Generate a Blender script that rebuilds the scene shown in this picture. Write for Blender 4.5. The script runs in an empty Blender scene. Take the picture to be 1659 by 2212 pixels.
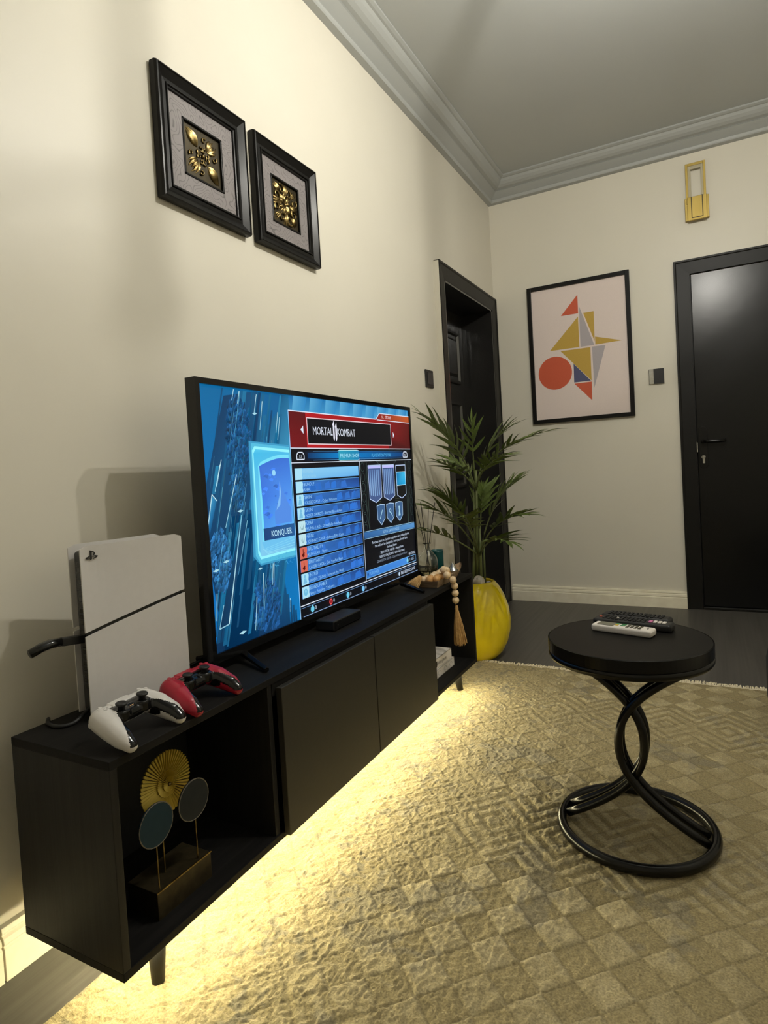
import bpy, bmesh, math, random
import numpy as np
from mathutils import Matrix, Vector, Euler

random.seed(7)
RNG = np.random.default_rng(7)
scn = bpy.context.scene
COL = scn.collection
PI = math.pi

# ------------------------------------------------------------------ camera, world, exposure
FPX, PPX, PPY = 1326.35, -18.956, -51.369          # calibrated for a 1659 x 2212 frame
cam_d = bpy.data.cameras.new('camera')
cam = bpy.data.objects.new('camera', cam_d)
COL.objects.link(cam)
cam_d.sensor_fit = 'VERTICAL'
cam_d.sensor_height = 24.0
cam_d.lens = FPX / 2212 * 24.0
cam_d.shift_x = -PPX / 2212
cam_d.shift_y = PPY / 2212
cam_d.clip_start = 0.02
yaw, pit, rol = -0.4985, -0.03, -0.0583
fwd = Vector((math.sin(yaw) * math.cos(pit), math.cos(yaw) * math.cos(pit), math.sin(pit)))
rgt = Vector((math.cos(yaw), -math.sin(yaw), 0))
upv = rgt.cross(fwd)
r2 = rgt * math.cos(rol) + upv * math.sin(rol)
u2 = -rgt * math.sin(rol) + upv * math.cos(rol)
mw = Matrix((r2, u2, -fwd)).transposed().to_4x4()
mw.translation = Vector((1.3053, -4.3241, 0.9922))
cam.matrix_world = mw
scn.camera = cam

world = bpy.data.worlds.new('world')
scn.world = world
world.use_nodes = True
world.node_tree.nodes['Background'].inputs[0].default_value = (0.5, 0.5, 0.5, 1)
world.node_tree.nodes['Background'].inputs[1].default_value = 0.02

vs = scn.view_settings
vs.view_transform = 'Standard'
vs.look = 'None'
vs.gamma = 1.0
vs.use_curve_mapping = False
vs.exposure = 0.0

BULB_STRENGTH = 4850.0          # two bulbs of the ceiling lamp
BULB_COLOR = (1.0, 0.965, 0.87)
LED_STRENGTH = 85.0            # strip under the console
LED_COLOR = (1.0, 0.89, 0.54)
LAMP = (1.12, -2.46)

# ------------------------------------------------------------------ materials
def lin(r, g, b):
    f = lambda c: c / 12.92 if c <= 0.04045 else ((c + 0.055) / 1.055) ** 2.4
    return (f(r / 255), f(g / 255), f(b / 255), 1.0)

def mat(name, color, rough=0.5, metal=0.0, spec=0.5, emit=None, estr=0.0, noise=None, bump=None, coat=0.0, trans=0.0, ior=1.45):
    """noise=(scale tuple or float, amount, color2)  bump=(scale, strength, distance)"""
    m = bpy.data.materials.new(name)
    m.use_nodes = True
    nt = m.node_tree
    p = nt.nodes['Principled BSDF']
    if len(color) == 3: color = (*color, 1.0)
    p.inputs['Base Color'].default_value = color
    p.inputs['Roughness'].default_value = rough
    p.inputs['Metallic'].default_value = metal
    p.inputs['Specular IOR Level'].default_value = spec
    p.inputs['Coat Weight'].default_value = coat
    p.inputs['Transmission Weight'].default_value = trans
    p.inputs['IOR'].default_value = ior
    if emit:
        p.inputs['Emission Color'].default_value = (*emit[:3], 1.0)
        p.inputs['Emission Strength'].default_value = estr
    tc = nt.nodes.new('ShaderNodeTexCoord')
    def noise_node(scale, detail=4.0):
        mp = nt.nodes.new('ShaderNodeMapping')
        nt.links.new(tc.outputs['Object'], mp.inputs[0])
        if isinstance(scale, (int, float)): scale = (scale,) * 3
        mp.inputs['Scale'].default_value = scale
        n = nt.nodes.new('ShaderNodeTexNoise')
        n.inputs['Scale'].default_value = 1.0
        n.inputs['Detail'].default_value = detail
        nt.links.new(mp.outputs[0], n.inputs['Vector'])
        return n
    if noise:
        sc, amt, c2 = noise
        n = noise_node(sc)
        rmp = nt.nodes.new('ShaderNodeValToRGB')
        rmp.color_ramp.elements[0].position = 0.5 - 0.3 / max(amt, 0.1) * 0.5
        rmp.color_ramp.elements[1].position = 0.5 + 0.3 / max(amt, 0.1) * 0.5
        rmp.color_ramp.elements[0].color = color
        rmp.color_ramp.elements[1].color = c2 if len(c2) == 4 else (*c2, 1.0)
        nt.links.new(n.outputs['Fac'], rmp.inputs[0])
        nt.links.new(rmp.outputs[0], p.inputs['Base Color'])
    if bump:
        sc, st, di = bump
        n = noise_node(sc, 6.0)
        b = nt.nodes.new('ShaderNodeBump')
        b.inputs['Strength'].default_value = st
        b.inputs['Distance'].default_value = di
        nt.links.new(n.outputs['Fac'], b.inputs['Height'])
        nt.links.new(b.outputs[0], p.inputs['Normal'])
    return m

M = {}
M['wall'] = mat('cream_wall_paint', (0.69, 0.652, 0.555), 0.40, spec=0.4, noise=(1.6, 1.0, (0.715, 0.677, 0.58)), bump=((9, 9, 9), 0.10, 0.012))
M['ceiling'] = mat('grey_ceiling_paint', (0.47, 0.485, 0.475), 0.36, spec=0.5, noise=(2.0, 1.0, (0.485, 0.50, 0.49)), bump=(40, 0.08, 0.004))
M['cornice'] = mat('grey_cornice_paint', (0.40, 0.41, 0.395), 0.42, spec=0.4, bump=(60, 0.06, 0.003))
M['floor'] = mat('dark_grey_floor', (0.070, 0.064, 0.056), 0.42, spec=0.45, noise=((60, 1.2, 1), 0.8, (0.100, 0.092, 0.081)), bump=((140, 2.5, 1), 0.25, 0.0015))
M['base'] = mat('cream_baseboard_paint', (0.86, 0.81, 0.66), 0.4, noise=(18, 0.9, (0.78, 0.72, 0.57)), bump=(25, 0.15, 0.003))
M['black_door'] = mat('black_door_gloss', (0.004, 0.004, 0.004), 0.25, spec=0.36, bump=((7, 7, 7), 0.05, 0.01))
M['black_casing'] = mat('black_casing_satin', (0.0085, 0.008, 0.007), 0.42, spec=0.25, bump=(35, 0.08, 0.003))
M['old_door'] = mat('black_panel_door_gloss', (0.018, 0.017, 0.016), 0.20, spec=0.9, bump=((40, 40, 3), 0.18, 0.006))
M['wood'] = mat('black_woodgrain', (0.0065, 0.0062, 0.0058), 0.58, spec=0.15, noise=((60, 3, 60), 0.7, (0.013, 0.012, 0.011)), bump=((160, 6, 160), 0.22, 0.0012))
M['wood_v'] = mat('black_woodgrain_upright', (0.0075, 0.007, 0.0065), 0.5, spec=0.3, noise=((50, 50, 3), 0.7, (0.016, 0.015, 0.0135)), bump=((150, 150, 5), 0.22, 0.0012))
M['door_panel'] = mat('charcoal_matt_board', (0.018, 0.0165, 0.0135), 0.50, spec=0.5, noise=(90, 0.7, (0.021, 0.0195, 0.016)), bump=(220, 0.08, 0.0008))
M['black_metal'] = mat('black_lacquered_metal', (0.004, 0.0038, 0.0035), 0.24, spec=0.35, bump=(60, 0.05, 0.001))
M['table_top'] = mat('black_table_board', (0.007, 0.0062, 0.0052), 0.45, spec=0.13, noise=(120, 0.6, (0.0095, 0.0085, 0.007)), bump=(200, 0.06, 0.0006))
M['gloss_black'] = mat('gloss_black_plastic', (0.006, 0.006, 0.006), 0.12, spec=0.5, bump=(20, 0.01, 0.0005))
M['matt_black'] = mat('matt_black_plastic', (0.010, 0.010, 0.010), 0.5, noise=(150, 0.6, (0.014, 0.014, 0.014)))
M['dark_grey'] = mat('dark_grey_plastic', (0.028, 0.028, 0.03), 0.45, noise=(150, 0.6, (0.035, 0.035, 0.037)))
M['white_plastic'] = mat('matt_white_plastic', (0.62, 0.60, 0.58), 0.38, noise=(60, 0.6, (0.64, 0.62, 0.60)), bump=(400, 0.05, 0.0003))
M['red_plastic'] = mat('crimson_plastic', (0.33, 0.012, 0.03), 0.34, noise=(60, 0.6, (0.36, 0.014, 0.034)), bump=(400, 0.05, 0.0003))
M['gold'] = mat('brushed_gold', (0.36, 0.255, 0.055), 0.42, metal=0.45, noise=((30, 30, 4), 0.8, (0.41, 0.295, 0.07)))
M['fan_gold'] = mat('gold_painted_pleats', (0.60, 0.45, 0.07), 0.38, metal=0.25, noise=(40, 0.8, (0.54, 0.40, 0.06)))
M['brass'] = mat('old_brass', (0.34, 0.25, 0.10), 0.32, metal=1.0, noise=(45, 0.8, (0.12, 0.085, 0.035)), bump=(80, 0.08, 0.001))
M['brass_dark'] = mat('dark_bronze', (0.035, 0.027, 0.013), 0.42, metal=0.5, noise=(60, 0.8, (0.055, 0.042, 0.02)), bump=(90, 0.15, 0.001))
M['blue_disc'] = mat('dark_teal_enamel', (0.010, 0.026, 0.036), 0.5, spec=0.12, noise=(60, 0.7, (0.013, 0.031, 0.043)))
M['grey_disc'] = mat('dark_slate_enamel', (0.014, 0.017, 0.019), 0.5, spec=0.12, noise=(60, 0.7, (0.017, 0.020, 0.022)))
M['rim'] = mat('aged_silver_rim', (0.12, 0.11, 0.09), 0.4, metal=0.6, noise=(300, 0.9, (0.20, 0.18, 0.15)))
M['yellow'] = mat('glossy_yellow_glaze', (0.82, 0.63, 0.010), 0.14, spec=0.5, noise=(9, 0.9, (0.86, 0.67, 0.015)), coat=0.3)
M['leaf'] = mat('palm_leaf_green', (0.075, 0.112, 0.022), 0.42, spec=0.4, noise=(26, 0.9, (0.115, 0.160, 0.034)))
M['stem'] = mat('palm_stem_green', (0.10, 0.125, 0.04), 0.5, noise=((60, 60, 8), 0.9, (0.15, 0.175, 0.06)))
M['stone'] = mat('pale_grey_stone', (0.66, 0.63, 0.58), 0.8, noise=(30, 0.9, (0.5, 0.47, 0.43)), bump=(40, 0.5, 0.01))
M['bead'] = mat('pale_wood_bead', (0.76, 0.58, 0.36), 0.55, noise=((70, 70, 15), 0.8, (0.66, 0.48, 0.28)), bump=(90, 0.15, 0.001))
M['bead2'] = mat('tan_wood_bead', (0.58, 0.32, 0.11), 0.5, noise=((70, 70, 15), 0.8, (0.48, 0.25, 0.08)), bump=(90, 0.15, 0.001))
M['jute'] = mat('jute_fibre', (0.58, 0.37, 0.15), 0.85, noise=(70, 0.9, (0.42, 0.25, 0.09)))
M['tray'] = mat('brown_wood_tray', (0.40, 0.28, 0.16), 0.45, noise=((20, 90, 90), 0.8, (0.2, 0.13, 0.07)), bump=((20, 120, 120), 0.2, 0.001))
M['teal'] = mat('teal_ceramic', (0.004, 0.055, 0.055), 0.25, noise=(20, 0.8, (0.006, 0.065, 0.065)))
M['glass'] = mat('clear_ribbed_glass', (0.95, 0.97, 0.95), 0.03, trans=1.0, bump=(8, 0.02, 0.001))
M['oil'] = mat('amber_oil', (0.80, 0.70, 0.45), 0.02, trans=1.0, ior=1.35, bump=(8, 0.01, 0.001))
M['silver'] = mat('polished_steel', (0.55, 0.55, 0.53), 0.2, metal=1.0, noise=(40, 0.7, (0.45, 0.45, 0.43)))
M['paper'] = mat('white_book_cloth', (0.84, 0.79, 0.71), 0.7, noise=(35, 0.9, (0.78, 0.72, 0.64)), bump=(200, 0.2, 0.0006))
M['pages'] = mat('book_pages', (0.60, 0.55, 0.46), 0.8, noise=((1, 1, 600), 0.7, (0.45, 0.41, 0.34)))
M['ink'] = mat('black_ink', (0.012, 0.011, 0.010), 0.6, noise=(200, 0.6, (0.02, 0.018, 0.016)))
M['frame_black'] = mat('black_picture_moulding', (0.008, 0.0075, 0.007), 0.28, spec=0.22, bump=((30, 30, 30), 0.04, 0.002))
M['poster'] = mat('pale_pink_print', (0.78, 0.665, 0.625), 0.6, noise=(300, 0.7, (0.745, 0.635, 0.595)))
M['p_red'] = mat('orange_red_print', (0.62, 0.105, 0.045), 0.6, noise=(250, 0.7, (0.57, 0.095, 0.04)))
M['p_yel'] = mat('mustard_print', (0.55, 0.36, 0.06), 0.6, noise=(250, 0.7, (0.50, 0.32, 0.05)))
M['p_gry'] = mat('lilac_grey_print', (0.44, 0.40, 0.42), 0.6, noise=(250, 0.7, (0.41, 0.37, 0.39)))
M['p_blu'] = mat('slate_blue_print', (0.085, 0.092, 0.19), 0.6, noise=(250, 0.7, (0.078, 0.085, 0.17)))
M['acrylic'] = mat('frosted_acrylic', (0.60, 0.54, 0.38), 0.35, noise=(40, 0.7, (0.56, 0.50, 0.34)), trans=0.25)
M['navy'] = mat('navy_upholstery', (0.010, 0.013, 0.020), 0.75, noise=(180, 0.8, (0.016, 0.020, 0.029)), bump=(400, 0.3, 0.001))
M['rub_green'] = mat('green_rubber', (0.05, 0.22, 0.08), 0.6, noise=(80, 0.6, (0.06, 0.25, 0.09)))
M['rub_yellow'] = mat('yellow_rubber', (0.65, 0.48, 0.06), 0.6, noise=(80, 0.6, (0.6, 0.44, 0.05)))
M['rub_pink'] = mat('pink_rubber', (0.55, 0.16, 0.34), 0.6, noise=(80, 0.6, (0.5, 0.14, 0.31)))
M['rub_white'] = mat('white_rubber', (0.75, 0.70, 0.64), 0.55, noise=(80, 0.6, (0.70, 0.65, 0.6)))
M['rub_grey'] = mat('grey_green_screen', (0.14, 0.14, 0.10), 0.25, noise=(80, 0.6, (0.15, 0.15, 0.11)))
M['bulb'] = mat('lit_bulb', (1, 1, 1), 0.5, emit=BULB_COLOR, estr=BULB_STRENGTH, noise=(5, 0.5, (0.98, 0.98, 0.98)))
M['led'] = mat('lit_led_tape', (1, 1, 1), 0.5, emit=LED_COLOR, estr=LED_STRENGTH, noise=(5, 0.5, (0.98, 0.98, 0.98)))
M['amber_led'] = mat('amber_indicator', (0.4, 0.2, 0.05), 0.4, emit=(1.0, 0.55, 0.2), estr=1.0, noise=(50, 0.5, (0.4, 0.2, 0.05)))

# grey damask mat-board: scrolling line pattern
def damask():
    m = mat('grey_damask_board', (0.30, 0.27, 0.265), 0.5)
    nt = m.node_tree; p = nt.nodes['Principled BSDF']
    tc = nt.nodes.new('ShaderNodeTexCoord')
    w = nt.nodes.new('ShaderNodeTexNoise'); w.inputs['Scale'].default_value = 14.0; w.inputs['Detail'].default_value = 1.0
    nt.links.new(tc.outputs['Object'], w.inputs['Vector'])
    mul = nt.nodes.new('ShaderNodeMath'); mul.operation = 'MULTIPLY'; mul.inputs[1].default_value = 16.0
    nt.links.new(w.outputs['Fac'], mul.inputs[0])
    fr = nt.nodes.new('ShaderNodeMath'); fr.operation = 'FRACT'
    nt.links.new(mul.outputs[0], fr.inputs[0])
    rp = nt.nodes.new('ShaderNodeValToRGB')
    rp.color_ramp.elements[0].position = 0.0; rp.color_ramp.elements[0].color = (0.085, 0.077, 0.078, 1)
    rp.color_ramp.elements[1].position = 0.22; rp.color_ramp.elements[1].color = (0.235, 0.212, 0.212, 1)
    nt.links.new(fr.outputs[0], rp.inputs[0])
    nt.links.new(rp.outputs[0], p.inputs['Base Color'])
    return m
M['damask'] = damask()

def attr_mat(name, attr, rough=0.9, emission=False, bump=None):
    m = mat(name, (0.5, 0.5, 0.5), rough)
    nt = m.node_tree; p = nt.nodes['Principled BSDF']
    a = nt.nodes.new('ShaderNodeAttribute'); a.attribute_name = attr
    if emission:
        p.inputs['Base Color'].default_value = (0.01, 0.01, 0.01, 1)
        nt.links.new(a.outputs['Color'], p.inputs['Emission Color'])
        p.inputs['Emission Strength'].default_value = 1.0
        p.inputs['Specular IOR Level'].default_value = 0.2
    else:
        n = nt.nodes.new('ShaderNodeTexNoise'); n.inputs['Scale'].default_value = 240.0; n.inputs['Detail'].default_value = 3.0
        tc = nt.nodes.new('ShaderNodeTexCoord'); nt.links.new(tc.outputs['Object'], n.inputs['Vector'])
        mr = nt.nodes.new('ShaderNodeMapRange'); mr.inputs[1].default_value = 0.3; mr.inputs[2].default_value = 0.7
        mr.inputs[3].default_value = 0.72; mr.inputs[4].default_value = 1.25
        nt.links.new(n.outputs['Fac'], mr.inputs[0])
        vm = nt.nodes.new('ShaderNodeVectorMath'); vm.operation = 'SCALE'
        nt.links.new(a.outputs['Color'], vm.inputs[0]); nt.links.new(mr.outputs[0], vm.inputs['Scale'])
        nt.links.new(vm.outputs[0], p.inputs['Base Color'])
        p.inputs['Specular IOR Level'].default_value = 0.15
        p.inputs['Sheen Weight'].default_value = 0.15
        b = nt.nodes.new('ShaderNodeBump'); b.inputs['Strength'].default_value = 0.6; b.inputs['Distance'].default_value = 0.003
        nt.links.new(n.outputs['Fac'], b.inputs['Height']); nt.links.new(b.outputs[0], p.inputs['Normal'])
    return m

# ------------------------------------------------------------------ object helpers
WM = {}
def world_of(o): return WM.get(o.name, Matrix.Identity(4))

def tag(o, label, cat, group=None):
    o['label'] = label; o['category'] = cat
    if group: o['group'] = group
    return o

def thing(name, label, cat, loc=(0, 0, 0), rot=(0, 0, 0), group=None):
    o = bpy.data.objects.new(name, None)
    o.empty_display_size = 0.05
    COL.objects.link(o)
    o.location = loc; o.rotation_euler = rot
    WM[o.name] = Matrix.Translation(Vector(loc)) @ Euler(rot).to_matrix().to_4x4()
    return tag(o, label, cat, group)

def adopt(o, parent, local):
    """local=True: geometry is in the parent's space; False: geometry is in world space."""
    if parent is None:
        WM[o.name] = Matrix.Identity(4); return
    o.parent = parent
    if local:
        o.matrix_parent_inverse = Matrix.Identity(4); WM[o.name] = world_of(parent).copy()
    else:
        o.matrix_parent_inverse = world_of(parent).inverted(); WM[o.name] = Matrix.Identity(4)

class B:
    """collects shapes; build() links them as ONE mesh object"""
    def __init__(s): s.v = []; s.f = []
    def add(s, v, f):
        n = len(s.v); s.v += [tuple(p) for p in v]; s.f += [tuple(i + n for i in q) for q in f]; return s
    def box(s, x0, x1, y0, y1, z0, z1):
        return s.add([(x0, y0, z0), (x1, y0, z0), (x1, y1, z0), (x0, y1, z0), (x0, y0, z1), (x1, y0, z1), (x1, y1, z1), (x0, y1, z1)],
                     [(0, 3, 2, 1), (4, 5, 6, 7), (0, 1, 5, 4), (1, 2, 6, 5), (2, 3, 7, 6), (3, 0, 4, 7)])
    def prism(s, poly, fn, a, b):
        """poly: 2D outline; fn(p, q, t) -> 3D point; extruded from t=a to t=b"""
        n = len(poly)
        v = [fn(p[0], p[1], a) for p in poly] + [fn(p[0], p[1], b) for p in poly]
        f = [tuple(range(n - 1, -1, -1)), tuple(range(n, 2 * n))] + [(i, (i + 1) % n, n + (i + 1) % n, n + i) for i in range(n)]
        return s.add(v, f)
    def lathe(s, prof, c=(0, 0, 0), n=32, axis='z', caps=True):
        """prof: (radius, height)"""
        v = []; f = []
        for r, h in prof:
            for i in range(n):
                a = 2 * PI * i / n
                p = (r * math.cos(a), r * math.sin(a), h)
                if axis == 'x': p = (h, p[0], p[1])
                if axis == 'y': p = (p[0], h, p[1])
                v.append((c[0] + p[0], c[1] + p[1], c[2] + p[2]))
        m = len(prof)
        for k in range(m - 1):
            for i in range(n):
                j = (i + 1) % n
                f.append((k * n + i, k * n + j, (k + 1) * n + j, (k + 1) * n + i))
        if caps:
            f.append(tuple(range(n - 1, -1, -1))); f.append(tuple((m - 1) * n + i for i in range(n)))
        return s.add(v, f)
    def tube(s, pts, r, n=8, closed=False, ry=None, up=(0, 0, 1)):
        pts = [Vector(p) for p in pts]; m = len(pts)
        rad = r if isinstance(r, (list, tuple)) else [r] * m
        v = []; f = []
        for k, p in enumerate(pts):
            a = pts[k - 1] if (k > 0 or closed) else p
            b = pts[(k + 1) % m] if (k < m - 1 or closed) else p
            t = (b - a).normalized()
            u = Vector(up)
            if abs(t.dot(u)) > 0.95: u = Vector((1, 0, 0))
            e1 = t.cross(u).normalized(); e2 = e1.cross(t)
            for i in range(n):
                an = 2 * PI * i / n + PI / n
                q = p + e1 * (rad[k] * math.cos(an)) + e2 * ((ry if ry else rad[k]) * math.sin(an))
                v.append(tuple(q))
        for k in range(m if closed else m - 1):
            k2 = (k + 1) % m
            for i in range(n):
                j = (i + 1) % n
                f.append((k * n + i, k * n + j, k2 * n + j, k2 * n + i))
        if not closed:
            f.append(tuple(range(n - 1, -1, -1))); f.append(tuple((m - 1) * n + i for i in range(n)))
        return s.add(v, f)
    def ball(s, c, r, n=14, m=9, sc=(1, 1, 1)):
        prof = [(max(1e-4, r * math.sin(PI * k / m)), -r * math.cos(PI * k / m)) for k in range(m + 1)]
        k0 = len(s.v); s.lathe(prof, (0, 0, 0), n)
        for i in range(k0, len(s.v)):
            p = s.v[i]; s.v[i] = (c[0] + p[0] * sc[0], c[1] + p[1] * sc[1], c[2] + p[2] * sc[2])
        return s
    def xf(s, mtx):
        s.v = [tuple(mtx @ Vector(p)) for p in s.v]; return s
    def mesh(s, name):
        me = bpy.data.meshes.new(name); me.from_pydata(s.v, [], s.f); me.validate(); me.update()
        bm = bmesh.new(); bm.from_mesh(me); bmesh.ops.recalc_face_normals(bm, faces=bm.faces); bm.to_mesh(me); bm.free()
        return me
    def build(s, name, m, parent=None, smooth=False, bevel=0.0, local=False, seg=2):
        me = s.mesh(name)
        return link(name, me, m, parent, smooth, bevel, local, seg)

def link(name, me, m, parent=None, smooth=False, bevel=0.0, local=False, seg=2):
    if m is not None:
        me.materials.clear(); me.materials.append(M[m] if isinstance(m, str) else m)
    if smooth: me.polygons.foreach_set('use_smooth', [True] * len(me.polygons))
    o = bpy.data.objects.new(name, me); COL.objects.link(o)
    adopt(o, parent, local)
    if bevel:
        md = o.modifiers.new('bevel', 'BEVEL'); md.width = bevel; md.segments = seg; md.limit_method = 'ANGLE'; md.angle_limit = math.radians(40)
        if smooth: md.harden_normals = False
    return o

def struct(o): o['kind'] = 'structure'; return o

def text_mesh(body, shear=0.0, spacing=1.0):
    """(verts 2D, faces, width) of built-in lettering with cap height about 0.7"""
    cu = bpy.data.curves.new('lettering', 'FONT'); cu.body = body; cu.fill_mode = 'FRONT'; cu.resolution_u = 2
    cu.shear = shear; cu.space_character = spacing
    ob = bpy.data.objects.new('lettering', cu); COL.objects.link(ob)
    dg = bpy.context.evaluated_depsgraph_get()
    me = bpy.data.meshes.new_from_object(ob.evaluated_get(dg))
    v = [(p.co.x, p.co.y) for p in me.vertices]; f = [tuple(q.vertices) for q in me.polygons]
    bpy.data.objects.remove(ob); bpy.data.curves.remove(cu); bpy.data.meshes.remove(me)
    x0 = min(p[0] for p in v); x1 = max(p[0] for p in v)
    return [(p[0] - x0, p[1]) for p in v], f, x1 - x0

def vnoise(X, Y, sc, seed):
    """value noise on arrays"""
    r = np.random.default_rng(seed).random((64, 64))
    x = X * sc + seed * 7.31; y = Y * sc + seed * 3.17
    xi = np.floor(x).astype(int); yi = np.floor(y).astype(int)
    fx = x - xi; fy = y - yi
    fx = fx * fx * (3 - 2 * fx); fy = fy * fy * (3 - 2 * fy)
    g = lambda a, b: r[a % 64, b % 64]
    return (g(xi, yi) * (1 - fx) + g(xi + 1, yi) * fx) * (1 - fy) + (g(xi, yi + 1) * (1 - fx) + g(xi + 1, yi + 1) * fx) * fy

# ------------------------------------------------------------------ room shell
X1, Y0 = 2.75, -5.25           # right wall, wall behind the camera
HC, HT = 2.81, 2.935           # bottom of cornice, ceiling
struct(B().box(-0.3, X1 + 0.15, Y0 - 0.15, 0.3, -0.10, 0.0).build('floor', 'floor'))
struct(B().box(-0.3, X1 + 0.15, Y0 - 0.15, 0.3, HT, HT + 0.1).build('ceiling', 'ceiling'))
# left wall with a deep door opening
DY0, DY1, DZ = -1.006, -0.129, 2.052
w = B()
w.box(-0.30, 0, Y0 - 0.15, DY0, 0, HT); w.box(-0.30, 0, DY1, 0.0, 0, HT); w.box(-0.30, 0, DY0, DY1, DZ, HT)
struct(w.build('wall_left', 'wall'))
# far wall with the flush door's opening
EX0, EX1, EZ = 1.245, 2.10, 2.083
w = B()
w.box(-0.30, EX0, 0, 0.14, 0, HT); w.box(EX1, X1 + 0.15, 0, 0.14, 0, HT); w.box(EX0, EX1, 0, 0.14, EZ, HT)
struct(w.build('wall_far', 'wall'))
struct(B().box(X1, X1 + 0.15, Y0, 0.0, 0, HT).build('wall_right', 'wall'))
struct(B().box(-0.30, X1 + 0.15, Y0 - 0.15, Y0, 0, HT).build('wall_back', 'wall'))

# cornice: moulded profile (out from wall, height), swept along each wall with mitres
CP = [(0, HC), (0.030, HC + 0.004), (0.034, HC + 0.010), (0.036, HC + 0.022), (0.031, HC + 0.025), (0.036, HC + 0.029),
      (0.078, HC + 0.058), (0.073, HC + 0.063), (0.080, HC + 0.066), (0.098, HC + 0.070), (0.116, HC + 0.080), (0.130, HC + 0.094),
      (0.138, HC + 0.108), (0.148, HC + 0.110), (0.160, HC + 0.116), (0.160, HT), (0, HT)]
def cornice(name, p0, p1, inward, m0, m1):
    p0 = Vector(p0); p1 = Vector(p1); d = (p1 - p0).normalized(); inw = Vector(inward)
    b = B(); n = len(CP); v = []
    for end, mt in ((p0, m0), (p1, m1)):
        for o, z in CP:
            q = end + inw * o + d * (mt * o); v.append((q.x, q.y, z))
    f = [(i, (i + 1) % n, n + (i + 1) % n, n + i) for i in range(n)] + [tuple(range(n)), tuple(range(2 * n - 1, n - 1, -1))]
    b.add(v, f)
    return struct(b.build(name, 'cornice'))
cornice('trim_1', (0, Y0, 0), (0, 0, 0), (1, 0, 0), 1, -1)
cornice('trim_2', (0, 0, 0), (X1, 0, 0), (0, -1, 0), 1, -1)
cornice('trim_3', (X1, 0, 0), (X1, Y0, 0), (-1, 0, 0), 1, -1)
cornice('trim_4', (X1, Y0, 0), (0, Y0, 0), (0, 1, 0), 1, -1)

# baseboards: rounded lip, bead and plain board
BP = [(0, 0), (0.020, 0), (0.020, 0.066), (0.016, 0.071), (0.020, 0.075), (0.018, 0.086), (0.012, 0.092), (0.015, 0.096), (0.012, 0.106), (0, 0.108)]
def baseboard(name, fn, a, b_):
    return struct(B().prism(BP, fn, a, b_).build(name, 'base'))
baseboard('baseboard_far', lambda o, z, t: (t, -o, z), 0.034, 1.158)
baseboard('baseboard_far.001', lambda o, z, t: (t, -o, z), 2.20, X1)
baseboard('baseboard_right', lambda o, z, t: (X1 - o, t, z), Y0, 0)
baseboard('baseboard_back', lambda o, z, t: (t, Y0 + o, z), 0, X1)
# the left one is made of plastered lengths with open joints between them
bl = bpy.data.objects.new('baseboard_left', None); COL.objects.link(bl); struct(bl); WM[bl.name] = Matrix.Identity(4)
cuts = [Y0, -4.42, -3.643, -2.86, -2.02, -1.099]
for a, b_ in zip(cuts[:-1], cuts[1:]):
    B().prism(BP, lambda o, z, t: (o, t, z), a + 0.0018, b_ - 0.0018).build('board_length', 'base', bl, bevel=0.001)

# ---- door_1: deep-set panelled door in the left wall
d1 = bpy.data.objects.new('door_1', None); COL.objects.link(d1); struct(d1); WM[d1.name] = Matrix.Identity(4)
def casing(parent, fn, a0, a1, ztop, wd, th, m):
    """three mitred boards around an opening; fn(along, out, z)"""
    prof = [(0, 0), (0, th), (wd * 0.12, th), (wd * 0.18, th * 0.86), (wd * 0.82, th * 0.74), (wd, th * 0.70), (wd, 0)]   # (from outer edge inwards, out)
    for side in (0, 1, 2):
        v = []
        for o, t in prof:
            if side == 0: v.append((a0 - wd + o, t, 0.0))
            elif side == 1: v.append((a1 + wd - o, t, 0.0))
            else: v.append((a0 - wd + o, t, ztop + wd - o))
        for o, t in prof:
            if side == 0: v.append((a0 - wd + o, t, ztop + wd - o))
            elif side == 1: v.append((a1 + wd - o, t, ztop + wd - o))
            else: v.append((a1 + wd - o, t, ztop + wd - o))
        n = len(prof)
        f = [(i, (i + 1) % n, n + (i + 1) % n, n + i) for i in range(n)] + [tuple(range(n)), tuple(range(2 * n - 1, n - 1, -1))]
        B().add([fn(*p) for p in v], f).build('casing_board', m, parent)
casing(d1, lambda a, t, z: (t, a, z), DY0, DY1, DZ, 0.088, 0.034, 'black_casing')
B().box(0, 0.030, -1.101, -1.0955, 0, DZ + 0.082).build('filler_strip', 'wall', d1)
RX = -0.20
j = B(); j.box(RX - 0.02, 0.022, DY0 - 0.006, DY0 + 0.012, 0, DZ); j.box(RX - 0.02, 0.022, DY1 - 0.012, DY1 + 0.006, 0, DZ); j.box(RX - 0.02, 0.022, DY0, DY1, DZ - 0.012, DZ + 0.006)
j.build('door_lining', 'old_door', d1)
leaf = B().box(RX - 0.045, RX, DY0 + 0.014, DY1 - 0.014, 0.006, DZ - 0.014).build('door_leaf', 'old_door', d1, bevel=0.002)
ly0, ly1 = DY0 + 0.014, DY1 - 0.014
midy = (ly0 + ly1) / 2
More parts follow.
